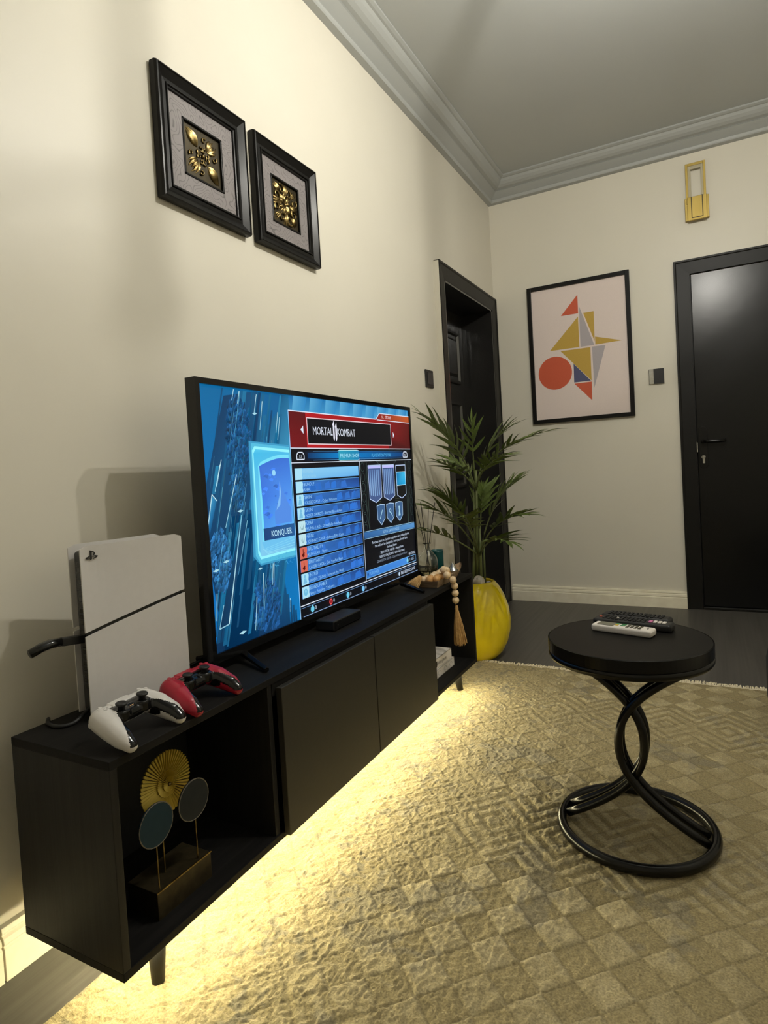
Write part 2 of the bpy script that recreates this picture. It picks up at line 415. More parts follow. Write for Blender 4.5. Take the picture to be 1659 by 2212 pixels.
for (za, zb) in ((0.20, 0.72), (0.84, 1.42), (1.55, 1.90)):
    for (ya, yb) in ((ly0 + 0.10, midy - 0.045), (midy + 0.045, ly1 - 0.10)):
        # raised field with a sloped edge plus a surrounding bead
        v = []
        for k, (ins, out) in enumerate(((0, 0.0), (0.0, 0.016), (0.016, 0.018), (0.026, 0.004), (0.045, 0.003), (0.062, 0.014))):
            v += [(RX + out, ya + ins, za + ins), (RX + out, yb - ins, za + ins), (RX + out, yb - ins, zb - ins), (RX + out, ya + ins, zb - ins)]
        f = []
        for k in range(5):
            for i in range(4):
                f.append((k * 4 + i, k * 4 + (i + 1) % 4, k * 4 + 4 + (i + 1) % 4, k * 4 + 4 + i))
        f.append((20, 21, 22, 23)); f.append((3, 2, 1, 0))
        B().add(v, f).build('door_panel', 'old_door', leaf)

# ---- door_2: flush black door in the far wall
d2 = bpy.data.objects.new('door_2', None); COL.objects.link(d2); struct(d2); WM[d2.name] = Matrix.Identity(4)
casing(d2, lambda a, t, z: (a, -t, z), EX0, EX1, EZ, 0.088, 0.022, 'black_casing')
dl = B().box(EX0 + 0.006, EX1 - 0.006, -0.006, 0.034, 0.022, EZ - 0.005).build('door_leaf', 'black_door', d2, bevel=0.0015)
B().box(EX0, EX1, -0.020, 0.10, 0.0, 0.018).build('threshold', 'black_casing', d2, bevel=0.004)
B().box(EX0, EX1, 0.036, 0.06, 0.0, EZ).build('door_stop', 'black_casing', d2)
hx = 1.281
hp = B()
prof = [(0.024 * math.cos(a), 0.024 * math.sin(a) + 0.105) for a in np.linspace(0, PI, 10)] + [(0.024 * math.cos(a), 0.024 * math.sin(a) - 0.105) for a in np.linspace(PI, 2 * PI, 10)]
hp.prism(prof, lambda p, q, t: (hx + p, t, 1.012 + q), -0.014, -0.0055)
hplate = hp.build('handle_plate', 'black_metal', dl, bevel=0.0015)
lv = B()
lv.lathe([(0.013, -0.045), (0.013, -0.012)], (hx, 0, 1.048), 16, 'y')
lv.tube([(hx, -0.042, 1.048), (hx + 0.04, -0.046, 1.047), (hx + 0.085, -0.045, 1.046), (hx + 0.122, -0.040, 1.049)], [0.011, 0.010, 0.010, 0.009], 10)
lv.build('lever', 'black_metal', dl, smooth=True)
ky = B()
ky.lathe([(0.008, -0.026), (0.008, -0.013)], (hx, 0, 0.955), 12, 'y')
ky.tube([(hx, -0.024, 0.955), (hx, -0.042, 0.955)], 0.003, 8)
ky.tube([(hx + 0.010 * math.cos(a), -0.046, 0.953 + 0.010 * math.sin(a)) for a in np.linspace(0, 2 * PI, 14)[:-1]], 0.0026, 6, closed=True)
ky.box(hx - 0.006, hx + 0.006, -0.0475, -0.0445, 0.915, 0.944)
ky.build('key', 'silver', dl)
B().box(EX0 - 0.0005, EX0 + 0.0055, -0.0075, 0.02, 0.985, 1.045).build('strike_plate', 'silver', d2)

# ------------------------------------------------------------------ switches
t = thing('light_switch', 'black square switch plate on the long wall beside the panelled door', 'switch', (0, -1.26, 1.415))
B().box(0, 0.009, -1.305, -1.207, 1.416, 1.510).build('plate', 'matt_black', t, bevel=0.003)
B().box(0.009, 0.0115, -1.290, -1.222, 1.431, 1.495).build('rocker', 'dark_grey', t, bevel=0.001)
t = thing('light_switch', 'black switch plate with a silver strip between abstract poster and flush black door', 'switch', (1.035, 0, 1.432))
B().box(0.991, 1.079, -0.010, 0, 1.433, 1.529).build('plate', 'silver', t, bevel=0.002)
B().box(1.019, 1.0795, -0.0135, -0.010, 1.4335, 1.5285).build('rocker', 'matt_black', t, bevel=0.001)

# ------------------------------------------------------------------ ceiling lamp (just above the frame)
LX, LY = LAMP
t = thing('ceiling_lamp', 'ceiling lamp with a dark stem, two arms and lit round bulbs above the table', 'lamp', (LX, LY, HT))
B().lathe([(0.07, HT - 0.03), (0.075, HT - 0.004), (0.075, HT)], (LX, LY, 0), 32).build('canopy', 'black_metal', t, smooth=False, bevel=0.003)
B().lathe([(0.016, 2.335), (0.017, 2.345), (0.017, HT - 0.02)], (LX, LY, 0), 20).build('stem', 'black_metal', t)
B().lathe([(0.004, 2.315), (0.018, 2.320), (0.024, 2.330), (0.020, 2.342)], (LX, LY, 0), 20).build('finial', 'black_metal', t, smooth=True)
BR, BZ = 0.34, 2.555
for a in (-51.5, 31):
    a = math.radians(a)
    ca, sa = math.cos(a), math.sin(a)
    pts = [(LX + ca * r, LY + sa * r, z) for r, z in ((0.012, 2.40), (0.12, 2.385), (0.24, 2.41), (0.31, 2.45), (BR, 2.492))]
    arm = B().tube(pts, 0.0035, 8).build('arm', 'black_metal', t, smooth=True)
    B().lathe([(0.009, 2.488), (0.011, 2.496), (0.009, 2.518)], (LX + ca * BR, LY + sa * BR, 0), 18).build('socket', 'black_metal', arm)
    B().tube([(LX + ca * BR, LY + sa * BR, 2.516), (LX + ca * BR, LY + sa * BR, BZ - 0.014)], 0.005, 10).build('bulb_neck', 'silver', arm)
    B().ball((LX + ca * BR, LY + sa * BR, BZ), 0.015, 12, 8).build('bulb', 'bulb', t, smooth=True)

# ------------------------------------------------------------------ rug (relief is geometry)
RX0, RX1, RY0, RY1 = 0.186, 2.15, -4.05, -1.425
def rug_fields(X, Y):
    wob = 0.006
    Xw = X + (vnoise(X, Y, 6, 11) - 0.5) * wob * 2; Yw = Y + (vnoise(X, Y, 6, 12) - 0.5) * wob * 2
    # band layout along the length: rows of nested diamonds between chequered fields
    per = 0.83
    ph = ((Yw + 2.735 + per / 2) % per) - per / 2            # 0 at a diamond row
    dia = np.abs(ph) < 0.155
    cx = ((Xw - 0.945 + 0.0975) % 0.195) - 0.0975
    r1 = np.abs(cx) / 0.0975 + np.abs(ph) / 0.105
    ringd = np.floor(r1 * 4.0).astype(int) % 2 == 0
    # chequer rotated by 45 degrees, squares of 74 mm
    s = 0.0745
    a = (Xw + Yw + 0.02) / (s * math.sqrt(2)); b = (Xw - Yw - 0.013) / (s * math.sqrt(2))
    ai = np.floor(a).astype(int); bi = np.floor(b).astype(int)
    chk = (ai + bi) % 2 == 0
    fa = a - ai; fb = b - bi
    edge = np.minimum(np.minimum(fa, 1 - fa), np.minimum(fb, 1 - fb)) * s
    hsh = np.modf(np.abs(np.sin(ai * 12.99 + bi * 78.23) * 43758.5))[0]
    # border with lengthwise ridges beside the console
    bx = Xw - RX0
    stripe = (np.floor(bx / 0.034).astype(int) % 2 == 0)
    zig = np.abs(((Yw / 0.11) % 1.0) - 0.5) * 2 * 0.05
    bord = bx < 0.20
    high = np.where(dia, ringd, chk)
    high = np.where(bord, ((bx + zig * 0.6) / 0.034).astype(int) % 2 == 0, high)
    return high, edge, hsh, bord, dia

def make_rug():
    st = 0.0030
    xs = np.arange(RX0, RX1 + st / 2, st); ys = np.arange(RY0, RY1 + st / 2, st)
    nx, ny = len(xs), len(ys)
    X, Y = np.meshgrid(xs, ys)
    high, edge, hsh, bord, dia = rug_fields(X, Y)
    n1 = vnoise(X, Y, 120, 1); n2 = vnoise(X, Y, 55, 2); n3 = vnoise(X, Y, 14, 3); n4 = vnoise(X, Y, 5, 4); n5 = vnoise(X, Y, 220, 5)
    wear = np.clip((n3 * 0.6 + n4 * 0.6 - 0.38) * 3.0, 0, 1)
    fade = np.clip((X - RX0 - 0.12) / 0.55, 0.12, 1.0) * np.clip(0.25 + 1.5 * vnoise(X, Y, 2.6, 9), 0, 1)
    hi = (high.astype(float) * (0.45 + 0.55 * wear) - 0.36) * fade + 0.36
    # worm-like pile lumps
    worm = 1 - np.abs(vnoise(X + 0.010 * vnoise(X, Y, 40, 41), Y * 0.8 + 0.010 * vnoise(X, Y, 40, 42), 105, 21) - 0.5) * 2
    worm = np.clip((worm - 0.55) * 2.4, 0, 1)
    worm2 = np.clip((1 - np.abs(vnoise(X * 1.0, Y * 0.5, 48, 22) - 0.5) * 2 - 0.6) * 2.4, 0, 1)
    gain = np.clip(1.45 - (X - RX0) * 0.95, 0.5, 1.3)
    Z = 0.0068 + 0.0024 * hi + (0.0021 * worm + 0.0016 * worm2 * (0.35 + 0.65 * hi) + 0.0008 * n5) * gain
    Z -= 0.0010 * (edge < 0.0035)
    e = np.minimum(np.minimum(X - RX0, RX1 - X), np.minimum(Y - RY0, RY1 - Y))
    Z *= np.clip(0.35 + e / 0.012, 0, 1)
    V = np.stack([X, Y, Z], -1).reshape(-1, 3)
    i = np.arange(nx * ny).reshape(ny, nx)
    F = np.stack([i[:-1, :-1], i[:-1, 1:], i[1:, 1:], i[1:, :-1]], -1).reshape(-1, 4)
    # skirt down to the floor
    rim = np.concatenate([i[0, :], i[1:, -1], i[-1, -2::-1], i[-2:0:-1, 0]])
    base = V[rim].copy(); base[:, 2] = 0.0005
    k0 = len(V); V = np.concatenate([V, base]); m = len(rim)
    a_ = rim; b_ = np.roll(rim, -1); c_ = k0 + np.roll(np.arange(m), -1); d_ = k0 + np.arange(m)
    F = np.concatenate([F, np.stack([d_, c_, b_, a_], -1)])
    me = bpy.data.meshes.new('rug')
    me.vertices.add(len(V)); me.vertices.foreach_set('co', V.astype(np.float32).ravel())
    me.loops.add(len(F) * 4); me.loops.foreach_set('vertex_index', F.astype(np.int32).ravel())
    me.polygons.add(len(F)); me.polygons.foreach_set('loop_start', np.arange(0, len(F) * 4, 4, dtype=np.int32))
    me.polygons.foreach_set('use_smooth', np.ones(len(F), dtype=bool))
    me.update()
    lo = np.array((0.275, 0.220, 0.108)); hi_c = np.array((0.44, 0.368, 0.212)); gr = np.array((0.180, 0.163, 0.122)); gold = np.array((0.30, 0.235, 0.11))
    mix = np.clip(hi * (0.35 + 0.9 * n2), 0, 1)[..., None]
    Cc = lo * (1 - mix) + hi_c * mix
    Cc = Cc * (0.93 + 0.14 * hsh[..., None])
    gmask = np.clip((n4 * 0.55 + n3 * 0.5 + (n2 - 0.5) * 0.35 - 0.70) * 5.0, 0, 0.45)[..., None]
    Cc = Cc * (1 - gmask) + gr * gmask
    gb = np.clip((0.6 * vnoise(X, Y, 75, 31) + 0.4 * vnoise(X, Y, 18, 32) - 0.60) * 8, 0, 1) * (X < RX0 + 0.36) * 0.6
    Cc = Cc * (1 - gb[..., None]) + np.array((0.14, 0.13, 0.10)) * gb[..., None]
    Cc = Cc * (1 - 0.18 * (edge < 0.003)[..., None])
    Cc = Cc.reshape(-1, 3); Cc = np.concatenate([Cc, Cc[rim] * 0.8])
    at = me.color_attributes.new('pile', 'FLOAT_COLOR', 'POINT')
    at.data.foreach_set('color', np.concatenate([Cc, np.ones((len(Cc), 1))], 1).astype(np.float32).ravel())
    return me
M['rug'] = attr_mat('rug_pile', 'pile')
rt = thing('area_rug', 'beige carved-pile rug with nested diamonds and chequered squares on the dark floor', 'rug', ((RX0 + RX1) / 2, (RY0 + RY1) / 2, 0))
o = link('pile', make_rug(), 'rug', rt)
o['kind'] = 'stuff'
fr = B()
x = RX0 + 0.004
while x < RX1 - 0.004:
    for q in range(3):
        an = random.gauss(0, 0.35); L = random.uniform(0.016, 0.036)
        p0 = (x + random.uniform(-0.003, 0.003), RY1 - 0.004, 0.004)
        p1 = (p0[0] + math.sin(an) * L * 0.5, RY1 + L * 0.5, 0.006 + random.uniform(0, 0.007))
        p2 = (p0[0] + math.sin(an) * L + random.uniform(-0.004, 0.004), RY1 + L, 0.0025)
        fr.tube([p0, p1, p2], [0.0022, 0.0022, 0.0014], 4)
    x += 0.0075
M['fringe'] = mat('cream_cotton_fringe', (0.72, 0.65, 0.48), 0.9, noise=(50, 0.9, (0.6, 0.53, 0.38)))
o = fr.build('fringe', 'fringe', rt); o['kind'] = 'stuff'
B().box(RX0, RX1, RY1 - 0.012, RY1 - 0.002, 0.001, 0.0085).build('woven_hem', 'fringe', rt, bevel=0.002)

# ------------------------------------------------------------------ television stand
CX0, CX1, CZ0, CZ1, CY0, CY1 = 0.089, 0.374, 0.119, 0.5126, -3.636, -1.762
t = thing('tv_stand', 'long black woodgrain television stand on tapered legs with two doors and open ends', 'tv stand', (0.23, -2.70, 0))
TH = 0.016
B().box(CX0, CX1, CY0, CY1, CZ1 - TH, CZ1).build('top_panel', 'wood', t, bevel=0.0012)
B().box(CX0, CX1, CY0, CY1, CZ0, CZ0 + TH).build('bottom_panel', 'wood', t, bevel=0.0012)
B().box(CX0 + 0.0005, CX1 - 0.0005, CY0, CY0 + TH, CZ0 + TH, CZ1 - TH).build('side_panel', 'wood_v', t, bevel=0.001)
B().box(CX0 + 0.0005, CX1 - 0.0005, CY1 - TH, CY1, CZ0 + TH, CZ1 - TH).build('side_panel', 'wood_v', t, bevel=0.001)
B().box(CX0, CX0 + 0.005, CY0 + TH, CY1 - TH, CZ0 + TH, CZ1 - TH).build('back_panel', 'matt_black', t)
for yy in (-3.190, -2.260):
    B().box(CX0 + 0.005, CX1 - 0.004, yy - TH / 2, yy + TH / 2, CZ0 + TH, CZ1 - TH).build('divider', 'wood_v', t, bevel=0.001)
B().box(CX1 - 0.014, CX1 - 0.002, -3.182, -2.268, CZ1 - TH - 0.030, CZ1 - TH).build('front_rail', 'wood', t)
for ya, yb in ((-3.172, -2.7115), (-2.7075, -2.250)):
    B().box(CX1 + 0.001, CX1 + 0.018, ya, yb, 0.127, 0.4855).build('door', 'door_panel', t, bevel=0.0015)
for (lx, ly, lz) in ((0.315, -3.517, 0.0095), (0.315, -1.835, 0.0095), (0.135, -3.517, 0.0), (0.135, -1.835, 0.0)):
    sx = 0.010 if lx > 0.2 else -0.010; sy = -0.012 if ly < -2.5 else 0.012
    b = B(); n = 20
    b.tube([(lx - sx, ly - sy, CZ0 + 0.001), (lx, ly, lz)], [0.021, 0.0125], n)
    b.build('leg', 'wood_v', t, smooth=True)

t = thing('led_strip', 'glowing warm yellow light strip stuck under the television stand', 'light strip', (0.25, -2.7, CZ0))
for (xa, xb, ya, yb) in ((0.332, 0.340, CY0 + 0.04, CY1 - 0.04), (0.172, 0.180, CY0 + 0.07, CY1 - 0.10), (0.184, 0.328, CY0 + 0.085, CY0 + 0.093)):
    B().box(xa, xb, ya, yb, CZ0 - 0.0105, CZ0 - 0.0005).build('tape', 'led', t)

# ------------------------------------------------------------------ television with its screen picture
TY0, TY1, TZ0, TZ1, TXF = -3.217, -1.997, 0.538, 1.243, 0.222
tv = thing('television', 'wide flat television showing a blue game shop menu', 'television', (0.2, -2.6, CZ1))
bz = B()
SY0, SY1, SZ0, SZ1 = -3.2025, -2.0105, 0.560, 1.228
# bezel as a ring of four bars
bz.box(TXF - 0.030, TXF + 0.003, TY0, SY0, TZ0, TZ1); bz.box(TXF - 0.030, TXF + 0.003, SY1, TY1, TZ0, TZ1)
bz.box(TXF - 0.030, TXF + 0.003, SY0, SY1, TZ0, SZ0); bz.box(TXF - 0.030, TXF + 0.003, SY0, SY1, SZ1, TZ1)
bz.build('bezel', 'gloss_black', tv)
bk = B(); bk.box(TXF - 0.034, TXF - 0.012, TY0 + 0.004, TY1 - 0.004, TZ0 + 0.004, TZ1 - 0.004)
bk.box(TXF - 0.075, TXF - 0.034, TY0 + 0.18, TY1 - 0.18, TZ0 + 0.02, TZ0 + 0.40)
bk.build('back_shell', 'matt_black', tv, bevel=0.004)
for fy in (-3.095, -2.150):
    b = B()
    for s_, xe in ((1, 0.338), (-1, 0.095)):
        b.tube([(0.205, fy, TZ0 + 0.004), (0.205 + s_ * 0.02, fy + (-0.010 if fy < -2.6 else -0.010), TZ0 - 0.004), (xe, fy - 0.060 if s_ > 0 else fy - 0.05, CZ1 + 0.0065)], [0.010, 0.010, 0.007], 6)
    b.build('foot', 'gloss_black', tv, bevel=0.001)
v, f, wd = text_mesh('Hisense')
hh = 0.010
nb = B(); yc = (TY0 + TY1) / 2 - 0.008
nb.add([(TXF + 0.0034, yc - wd * hh * 0.5 + p[0] * hh, TZ0 + 0.0075 + p[1] * hh) for p in v], f)
nb.build('brand_lettering', 'silver', tv)

class Screen:
    """flat picture on the display: coloured polygons in stacked layers, u right, v up (0..1)"""
    def __init__(s): s.v = []; s.f = []; s.c = []; s.layer = 0
    def up(s): s.layer += 1
    def pt(s, u, v): return (TXF - 0.0035 + s.layer * 0.00012, SY0 + u * (SY1 - SY0), SZ0 + v * (SZ1 - SZ0))
    def poly(s, pts, col):
        """col: one rgb or a list of rgb per corner (0-255)"""
        n = len(s.v); s.v += [s.pt(*p) for p in pts]; s.f.append(tuple(range(n, n + len(pts))))
        cols = col if isinstance(col[0], (tuple, list)) else [col] * len(pts)
        s.c.append([lin(*c) for c in cols])
    def rect(s, u0, v0, u1, v1, col): s.poly([(u0, v0), (u1, v0), (u1, v1), (u0, v1)], col)
    def line(s, a, b, w, col, col2=None):
        """w is thickness as a share of the screen height"""
        ax, ay = a[0] * 1.784, a[1]; bx, by = b[0] * 1.784, b[1]
        d = math.hypot(bx - ax, by - ay) or 1; nx, ny = -(by - ay) / d * w / 2, (bx - ax) / d * w / 2
        P = [((ax + nx) / 1.784, ay + ny), ((ax - nx) / 1.784, ay - ny), ((bx - nx) / 1.784, by - ny), ((bx + nx) / 1.784, by + ny)]
        s.poly(P, [col, col, col2 or col, col2 or col])
    def outline(s, pts, w, col):
        for a, b in zip(pts, pts[1:] + pts[:1]): s.line(a, b, w, col)
    def disc(s, u, v, r, col, n=18, sx=1.0):
        s.poly([(u + r * sx * math.cos(a) / 1.784, v + r * math.sin(a)) for a in np.linspace(0, 2 * PI, n + 1)[:-1]], col)
    def text(s, body, u, v, h, col, width=None, align='l', shear=0.0):
        vv, ff, wd = text_mesh(body, shear)
        k = h / 0.70; sx = (width / wd) if width else k / 1.784
        off = {'l': 0, 'c': -0.5, 'r': -1.0}[align] * wd * sx
        n = len(s.v); s.v += [s.pt(u + off + p[0] * sx, v + p[1] * k) for p in vv]
        for q in ff:
            s.f.append(tuple(i + n for i in q)); s.c.append([lin(*col)] * len(q))
    def mesh(s):
        me = bpy.data.meshes.new('screen_picture'); me.from_pydata(s.v, [], s.f); me.update()
        at = me.color_attributes.new('glow', 'FLOAT_COLOR', 'CORNER')
        flat = [c for p in s.c for c in p]
        at.data.foreach_set('color', np.array(flat, dtype=np.float32).ravel())
        return me

S = Screen()
R_ = random.Random(3)
# --- backdrop: blue sky with leaning rock columns
S.poly([(0, 0), (0.31, 0), (0.31, 1), (0, 1)], [(0, 110, 190), (0, 120, 190), (10, 95, 150), (0, 105, 160)])
S.poly([(0.29, 0.90), (1, 0.90), (1, 1), (0.29, 1)], [(60, 150, 200), (120, 185, 220), (60, 150, 205), (20, 105, 165)])
S.up()
for k in range(9):
    u = 0.32 + k * 0.075; S.poly([(u, 0.92), (min(1, u + 0.05), 0.92), (min(1, u + 0.07), 1.0), (min(1, u + 0.01), 1.0)], [(80, 165, 210), (50, 140, 200), (40, 130, 190), (90, 170, 215)])
S.up()
SL = 0.155            # lean of the columns
def col_quad(u0, w, v0, v1, c0, c1):
    S.poly([(u0, v0), (u0 + w, v0), (u0 + w + SL * (v1 - v0), v1), (u0 + SL * (v1 - v0), v1)], [c0, c0, c1, c1])
col_quad(0.0, 0.14, 0.0, 0.50, (5, 46, 82), (8, 60, 100))
S.poly([(0.0, 0.34), (0.0, 0.60), (0.075, 0.965), (0.19, 1.0), (0.205, 0.62), (0.13, 0.0), (0.03, 0.0)], [(8, 66, 110), (8, 68, 112), (8, 58, 98), (16, 80, 125), (30, 112, 160), (7, 48, 84), (4, 38, 70)])
S.poly([(0.12, 0.0), (0.135, 0.33), (0.24, 0.33), (0.262, 0.0)], [(8, 48, 86), (20, 86, 132), (22, 100, 148), (10, 62, 106)])
S.poly([(0.20, 0.62), (0.21, 0.84), (0.265, 0.93), (0.278, 1.0), (0.31, 1.0), (0.31, 0.62)], [(40, 130, 180), (20, 95, 140), (22, 100, 145), (14, 80, 122), (24, 105, 150), (70, 165, 205)])
S.up()
for k in range(70):
    v0 = R_.uniform(0.0, 0.80); h = R_.uniform(0.10, 0.38); v1 = min(0.995, v0 + h)
    u0 = R_.uniform(0.005, 0.235) + 0.02 * (v0 - 0.5)
    w = R_.uniform(0.003, 0.013)
    if u0 + SL * (v1 - v0) + w > 0.293: continue
    g = R_.random()
    c0 = (int(4 + 22 * g), int(46 + 70 * g), int(82 + 80 * g)); c1 = (int(8 + 30 * g), int(62 + 70 * g), int(105 + 70 * g))
    col_quad(u0, w, v0, v1, c0, c1)
S.up()
# crumbled lighter rock faces
def rocks(cu, cv, ru, rv, n, base):
    for k in range(n):
        a = R_.uniform(0, 2 * PI); d = math.sqrt(R_.random())
        u = cu + ru * d * math.cos(a); v = cv + rv * d * math.sin(a)
        if not (0.004 < u < 0.285 and 0.01 < v < 0.985): continue
        g = R_.uniform(0.6, 1.25); h = R_.uniform(0.010, 0.034); w = R_.uniform(0.0015, 0.0055); j = lambda: R_.uniform(-0.003, 0.003)
        c = tuple(min(255, int(q * g)) for q in base)
        P = [(u - w + j(), v - h * 0.3 + j()), (u + j(), v - h * 0.5), (u + w + SL * h * 0.4 + j(), v + h * 0.1 + j()), (u + SL * h * 0.6, v + h * 0.5)]
        S.poly([(min(0.291, max(0.0, p[0])), min(0.995, max(0.0, p[1]))) for p in P], [c, tuple(int(q * 0.7) for q in c), c, tuple(min(255, int(q * 1.2)) for q in c)])
rocks(0.115, 0.80, 0.042, 0.17, 420, (30, 82, 130)); rocks(0.10, 0.62, 0.026, 0.10, 160, (34, 92, 140)); S.up()
rocks(0.035, 0.34, 0.032, 0.12, 260, (48, 112, 168)); rocks(0.19, 0.10, 0.035, 0.12, 260, (32, 82, 136)); rocks(0.15, 0.12, 0.02, 0.10, 130, (34, 92, 150))
S.up()
for k in range(46):
    v0 = R_.uniform(0.02, 0.82); v1 = min(0.99, v0 + R_.uniform(0.05, 0.22)); u0 = R_.uniform(0.01, 0.24)
    if u0 + SL * (v1 - v0) > 0.288: continue
    g = R_.uniform(0.45, 1.0)
    S.line((u0, v0), (u0 + SL * (v1 - v0), v1), R_.uniform(0.0012, 0.003), (int(60 * g), int(150 * g), int(195 * g)), (int(110 * g), int(195 * g), int(230 * g)))
S.up()
# big lit slabs
S.poly([(0.017, 0.086), (0.046, 0.092), (0.126, 0.475), (0.108, 0.50)], [(6, 50, 85), (8, 60, 98), (10, 70, 112), (10, 75, 118)])
S.poly([(0.001, 0.46), (0.020, 0.585), (0.033, 0.565), (0.006, 0.44)], [(20, 110, 165), (60, 150, 195), (30, 110, 160), (10, 80, 130)])
S.up()
S.line((0.046, 0.092), (0.108, 0.50), 0.0055, (200, 235, 240), (110, 185, 215)); S.line((0.017, 0.086), (0.034, 0.17), 0.003, (150, 205, 225)); S.line((0.017, 0.086), (0.046, 0.092), 0.004, (150, 205, 225))
S.line((0.001, 0.46), (0.020, 0.59), 0.004, (190, 230, 240)); S.line((0.020, 0.59), (0.034, 0.565), 0.004, (190, 230, 240)); S.line((0.126, 0.475), (0.085, 0.27), 0.003, (140, 205, 225), (60, 130, 175))
for (a, b) in (((0.10, 0.95), (0.108, 0.995)), ((0.118, 0.94), (0.126, 0.99)), ((0.172, 0.90), (0.185, 0.985)), ((0.19, 0.84), (0.205, 0.96)), ((0.255, 0.80), (0.268, 0.90)), ((0.20, 0.19), (0.208, 0.28)), ((0.205, 0.18), (0.212, 0.29)), ((0.165, 0.10), (0.17, 0.25)), ((0.262, 0.05), (0.266, 0.11)), ((0.01, 0.12), (0.016, 0.22)), ((0.036, 0.62), (0.055, 0.72)), ((0.03, 0.60), (0.05, 0.70)), ((0.25, 0.83), (0.262, 0.92)), ((0.055, 0.46), (0.10, 0.66)), ((0.13, 0.03), (0.142, 0.16))):
    S.line(a, b, 0.0032, (150, 210, 230), (200, 235, 240))
for (u, v, r) in ((0.05, 0.33, 0.010), (0.018, 0.305, 0.010), (0.105, 0.515, 0.010), (0.088, 0.04, 0.012), (0.16, 0.27, 0.009), (0.175, 0.905, 0.009)):
    S.poly([(u - r, v), (u, v + r * 0.6), (u + r, v + r * 0.2), (u, v - r * 0.5)], (170, 220, 235))
for (u0, v1) in ((0.262, 0.10), (0.272, 0.075), (0.252, 0.13), (0.281, 0.05), (0.244, 0.16)):
    S.rect(u0, 0.0, u0 + 0.008, v1, [(10, 60, 100), (10, 60, 100), (14, 80, 125), (14, 80, 125)])
S.up()
# --- glowing card with a lone mountain under a moon
S.poly([(0.125, 0.28), (0.298, 0.28), (0.298, 0.80), (0.125, 0.80)], [(28, 110, 160), (40, 130, 180), (70, 170, 215), (45, 130, 180)]) if False else None
for k, (g, c) in enumerate(((0.018, (60, 155, 200)), (0.010, (85, 190, 225)))):
    S.poly([(0.157 - g, 0.325), (0.165 - g, 0.775 + g), (0.299, 0.760 + g), (0.299, 0.30 - g), (0.163, 0.30 - g)], c); S.up()
S.poly([(0.1555, 0.335), (0.157, 0.755), (0.166, 0.772), (0.299, 0.757), (0.299, 0.312), (0.164, 0.307)], (150, 245, 255)); S.up()
S.poly([(0.160, 0.345), (0.161, 0.742), (0.169, 0.760), (0.298, 0.745), (0.298, 0.322), (0.167, 0.318)], [(90, 190, 235), (70, 190, 235), (90, 205, 240), (80, 190, 235), (110, 190, 235), (130, 205, 240)]); S.up()
arc = [(0.178 + 0.0, 0.69)] + [(0.178 + 0.115 * tt, 0.69 + 0.032 * math.sin(PI * tt * 0.62)) for tt in np.linspace(0.05, 1, 8)]
S.poly([(0.176, 0.375)] + [(0.174, 0.69)] + [(p[0] + 0.001, p[1] + 0.014) for p in arc[1:]] + [(0.298, 0.375)], (120, 225, 250)); S.up()
S.poly([(0.182, 0.385), (0.298, 0.385), (0.298, 0.56), (0.182, 0.56)], [(80, 160, 240), (95, 185, 250), (80, 150, 240), (62, 120, 225)])
S.poly([(0.182, 0.56), (0.298, 0.56)] + [(arc[-1][0] + 0.003, arc[-1][1])] + arc[::-1], [(62, 120, 225), (80, 150, 240)] + [(60, 115, 215)] * (len(arc) + 1)); S.up()
for k in range(40):
    u = R_.uniform(0.186, 0.29); v = R_.uniform(0.42, 0.68); r = R_.uniform(0.004, 0.012); g = R_.uniform(0.85, 1.25)
    S.poly([(u - r * 1.1, v), (u, v + r * 0.9), (u + r * 1.1, v + r * 0.4), (u + r * .5, v - r)], (int(62 * g), int(118 * g), min(255, int(215 * g))))
S.up()
S.poly([(0.225, 0.49), (0.245, 0.555), (0.2505, 0.625), (0.258, 0.59), (0.275, 0.54), (0.29, 0.50), (0.29, 0.44), (0.225, 0.44)], (84, 142, 230)); S.up()
S.poly([(0.232, 0.50), (0.247, 0.56), (0.2505, 0.622), (0.254, 0.575), (0.248, 0.52)], (130, 190, 245)); S.disc(0.2305, 0.659, 0.0125, (150, 215, 250)); S.up()
S.poly([(0.170, 0.375), (0.298, 0.405), (0.298, 0.352), (0.20, 0.33), (0.18, 0.345)], [(110, 195, 240)] * 5)
for k in range(5):
    S.line((0.172 + 0.004 * k, 0.345 - 0.005 * k), (0.297, 0.372 - 0.012 * k), 0.002, (150, 225, 250))
S.up()
S.poly([(0.180, 0.380), (0.298, 0.378), (0.298, 0.432), (0.179, 0.430)], [(24, 64, 120), (34, 90, 150), (38, 92, 150), (26, 66, 120)]); S.up()
S.text('KONQUER', 0.2075, 0.3905, 0.026, (190, 235, 255), width=0.080)
S.up()
for k in range(40):
    u = R_.uniform(0.18, 0.29); v = R_.uniform(0.265, 0.305); S.line((u, v), (u + R_.uniform(-0.008, 0.008), v + R_.uniform(-0.012, 0.012)), 0.002, (70, 165, 215))
S.up()
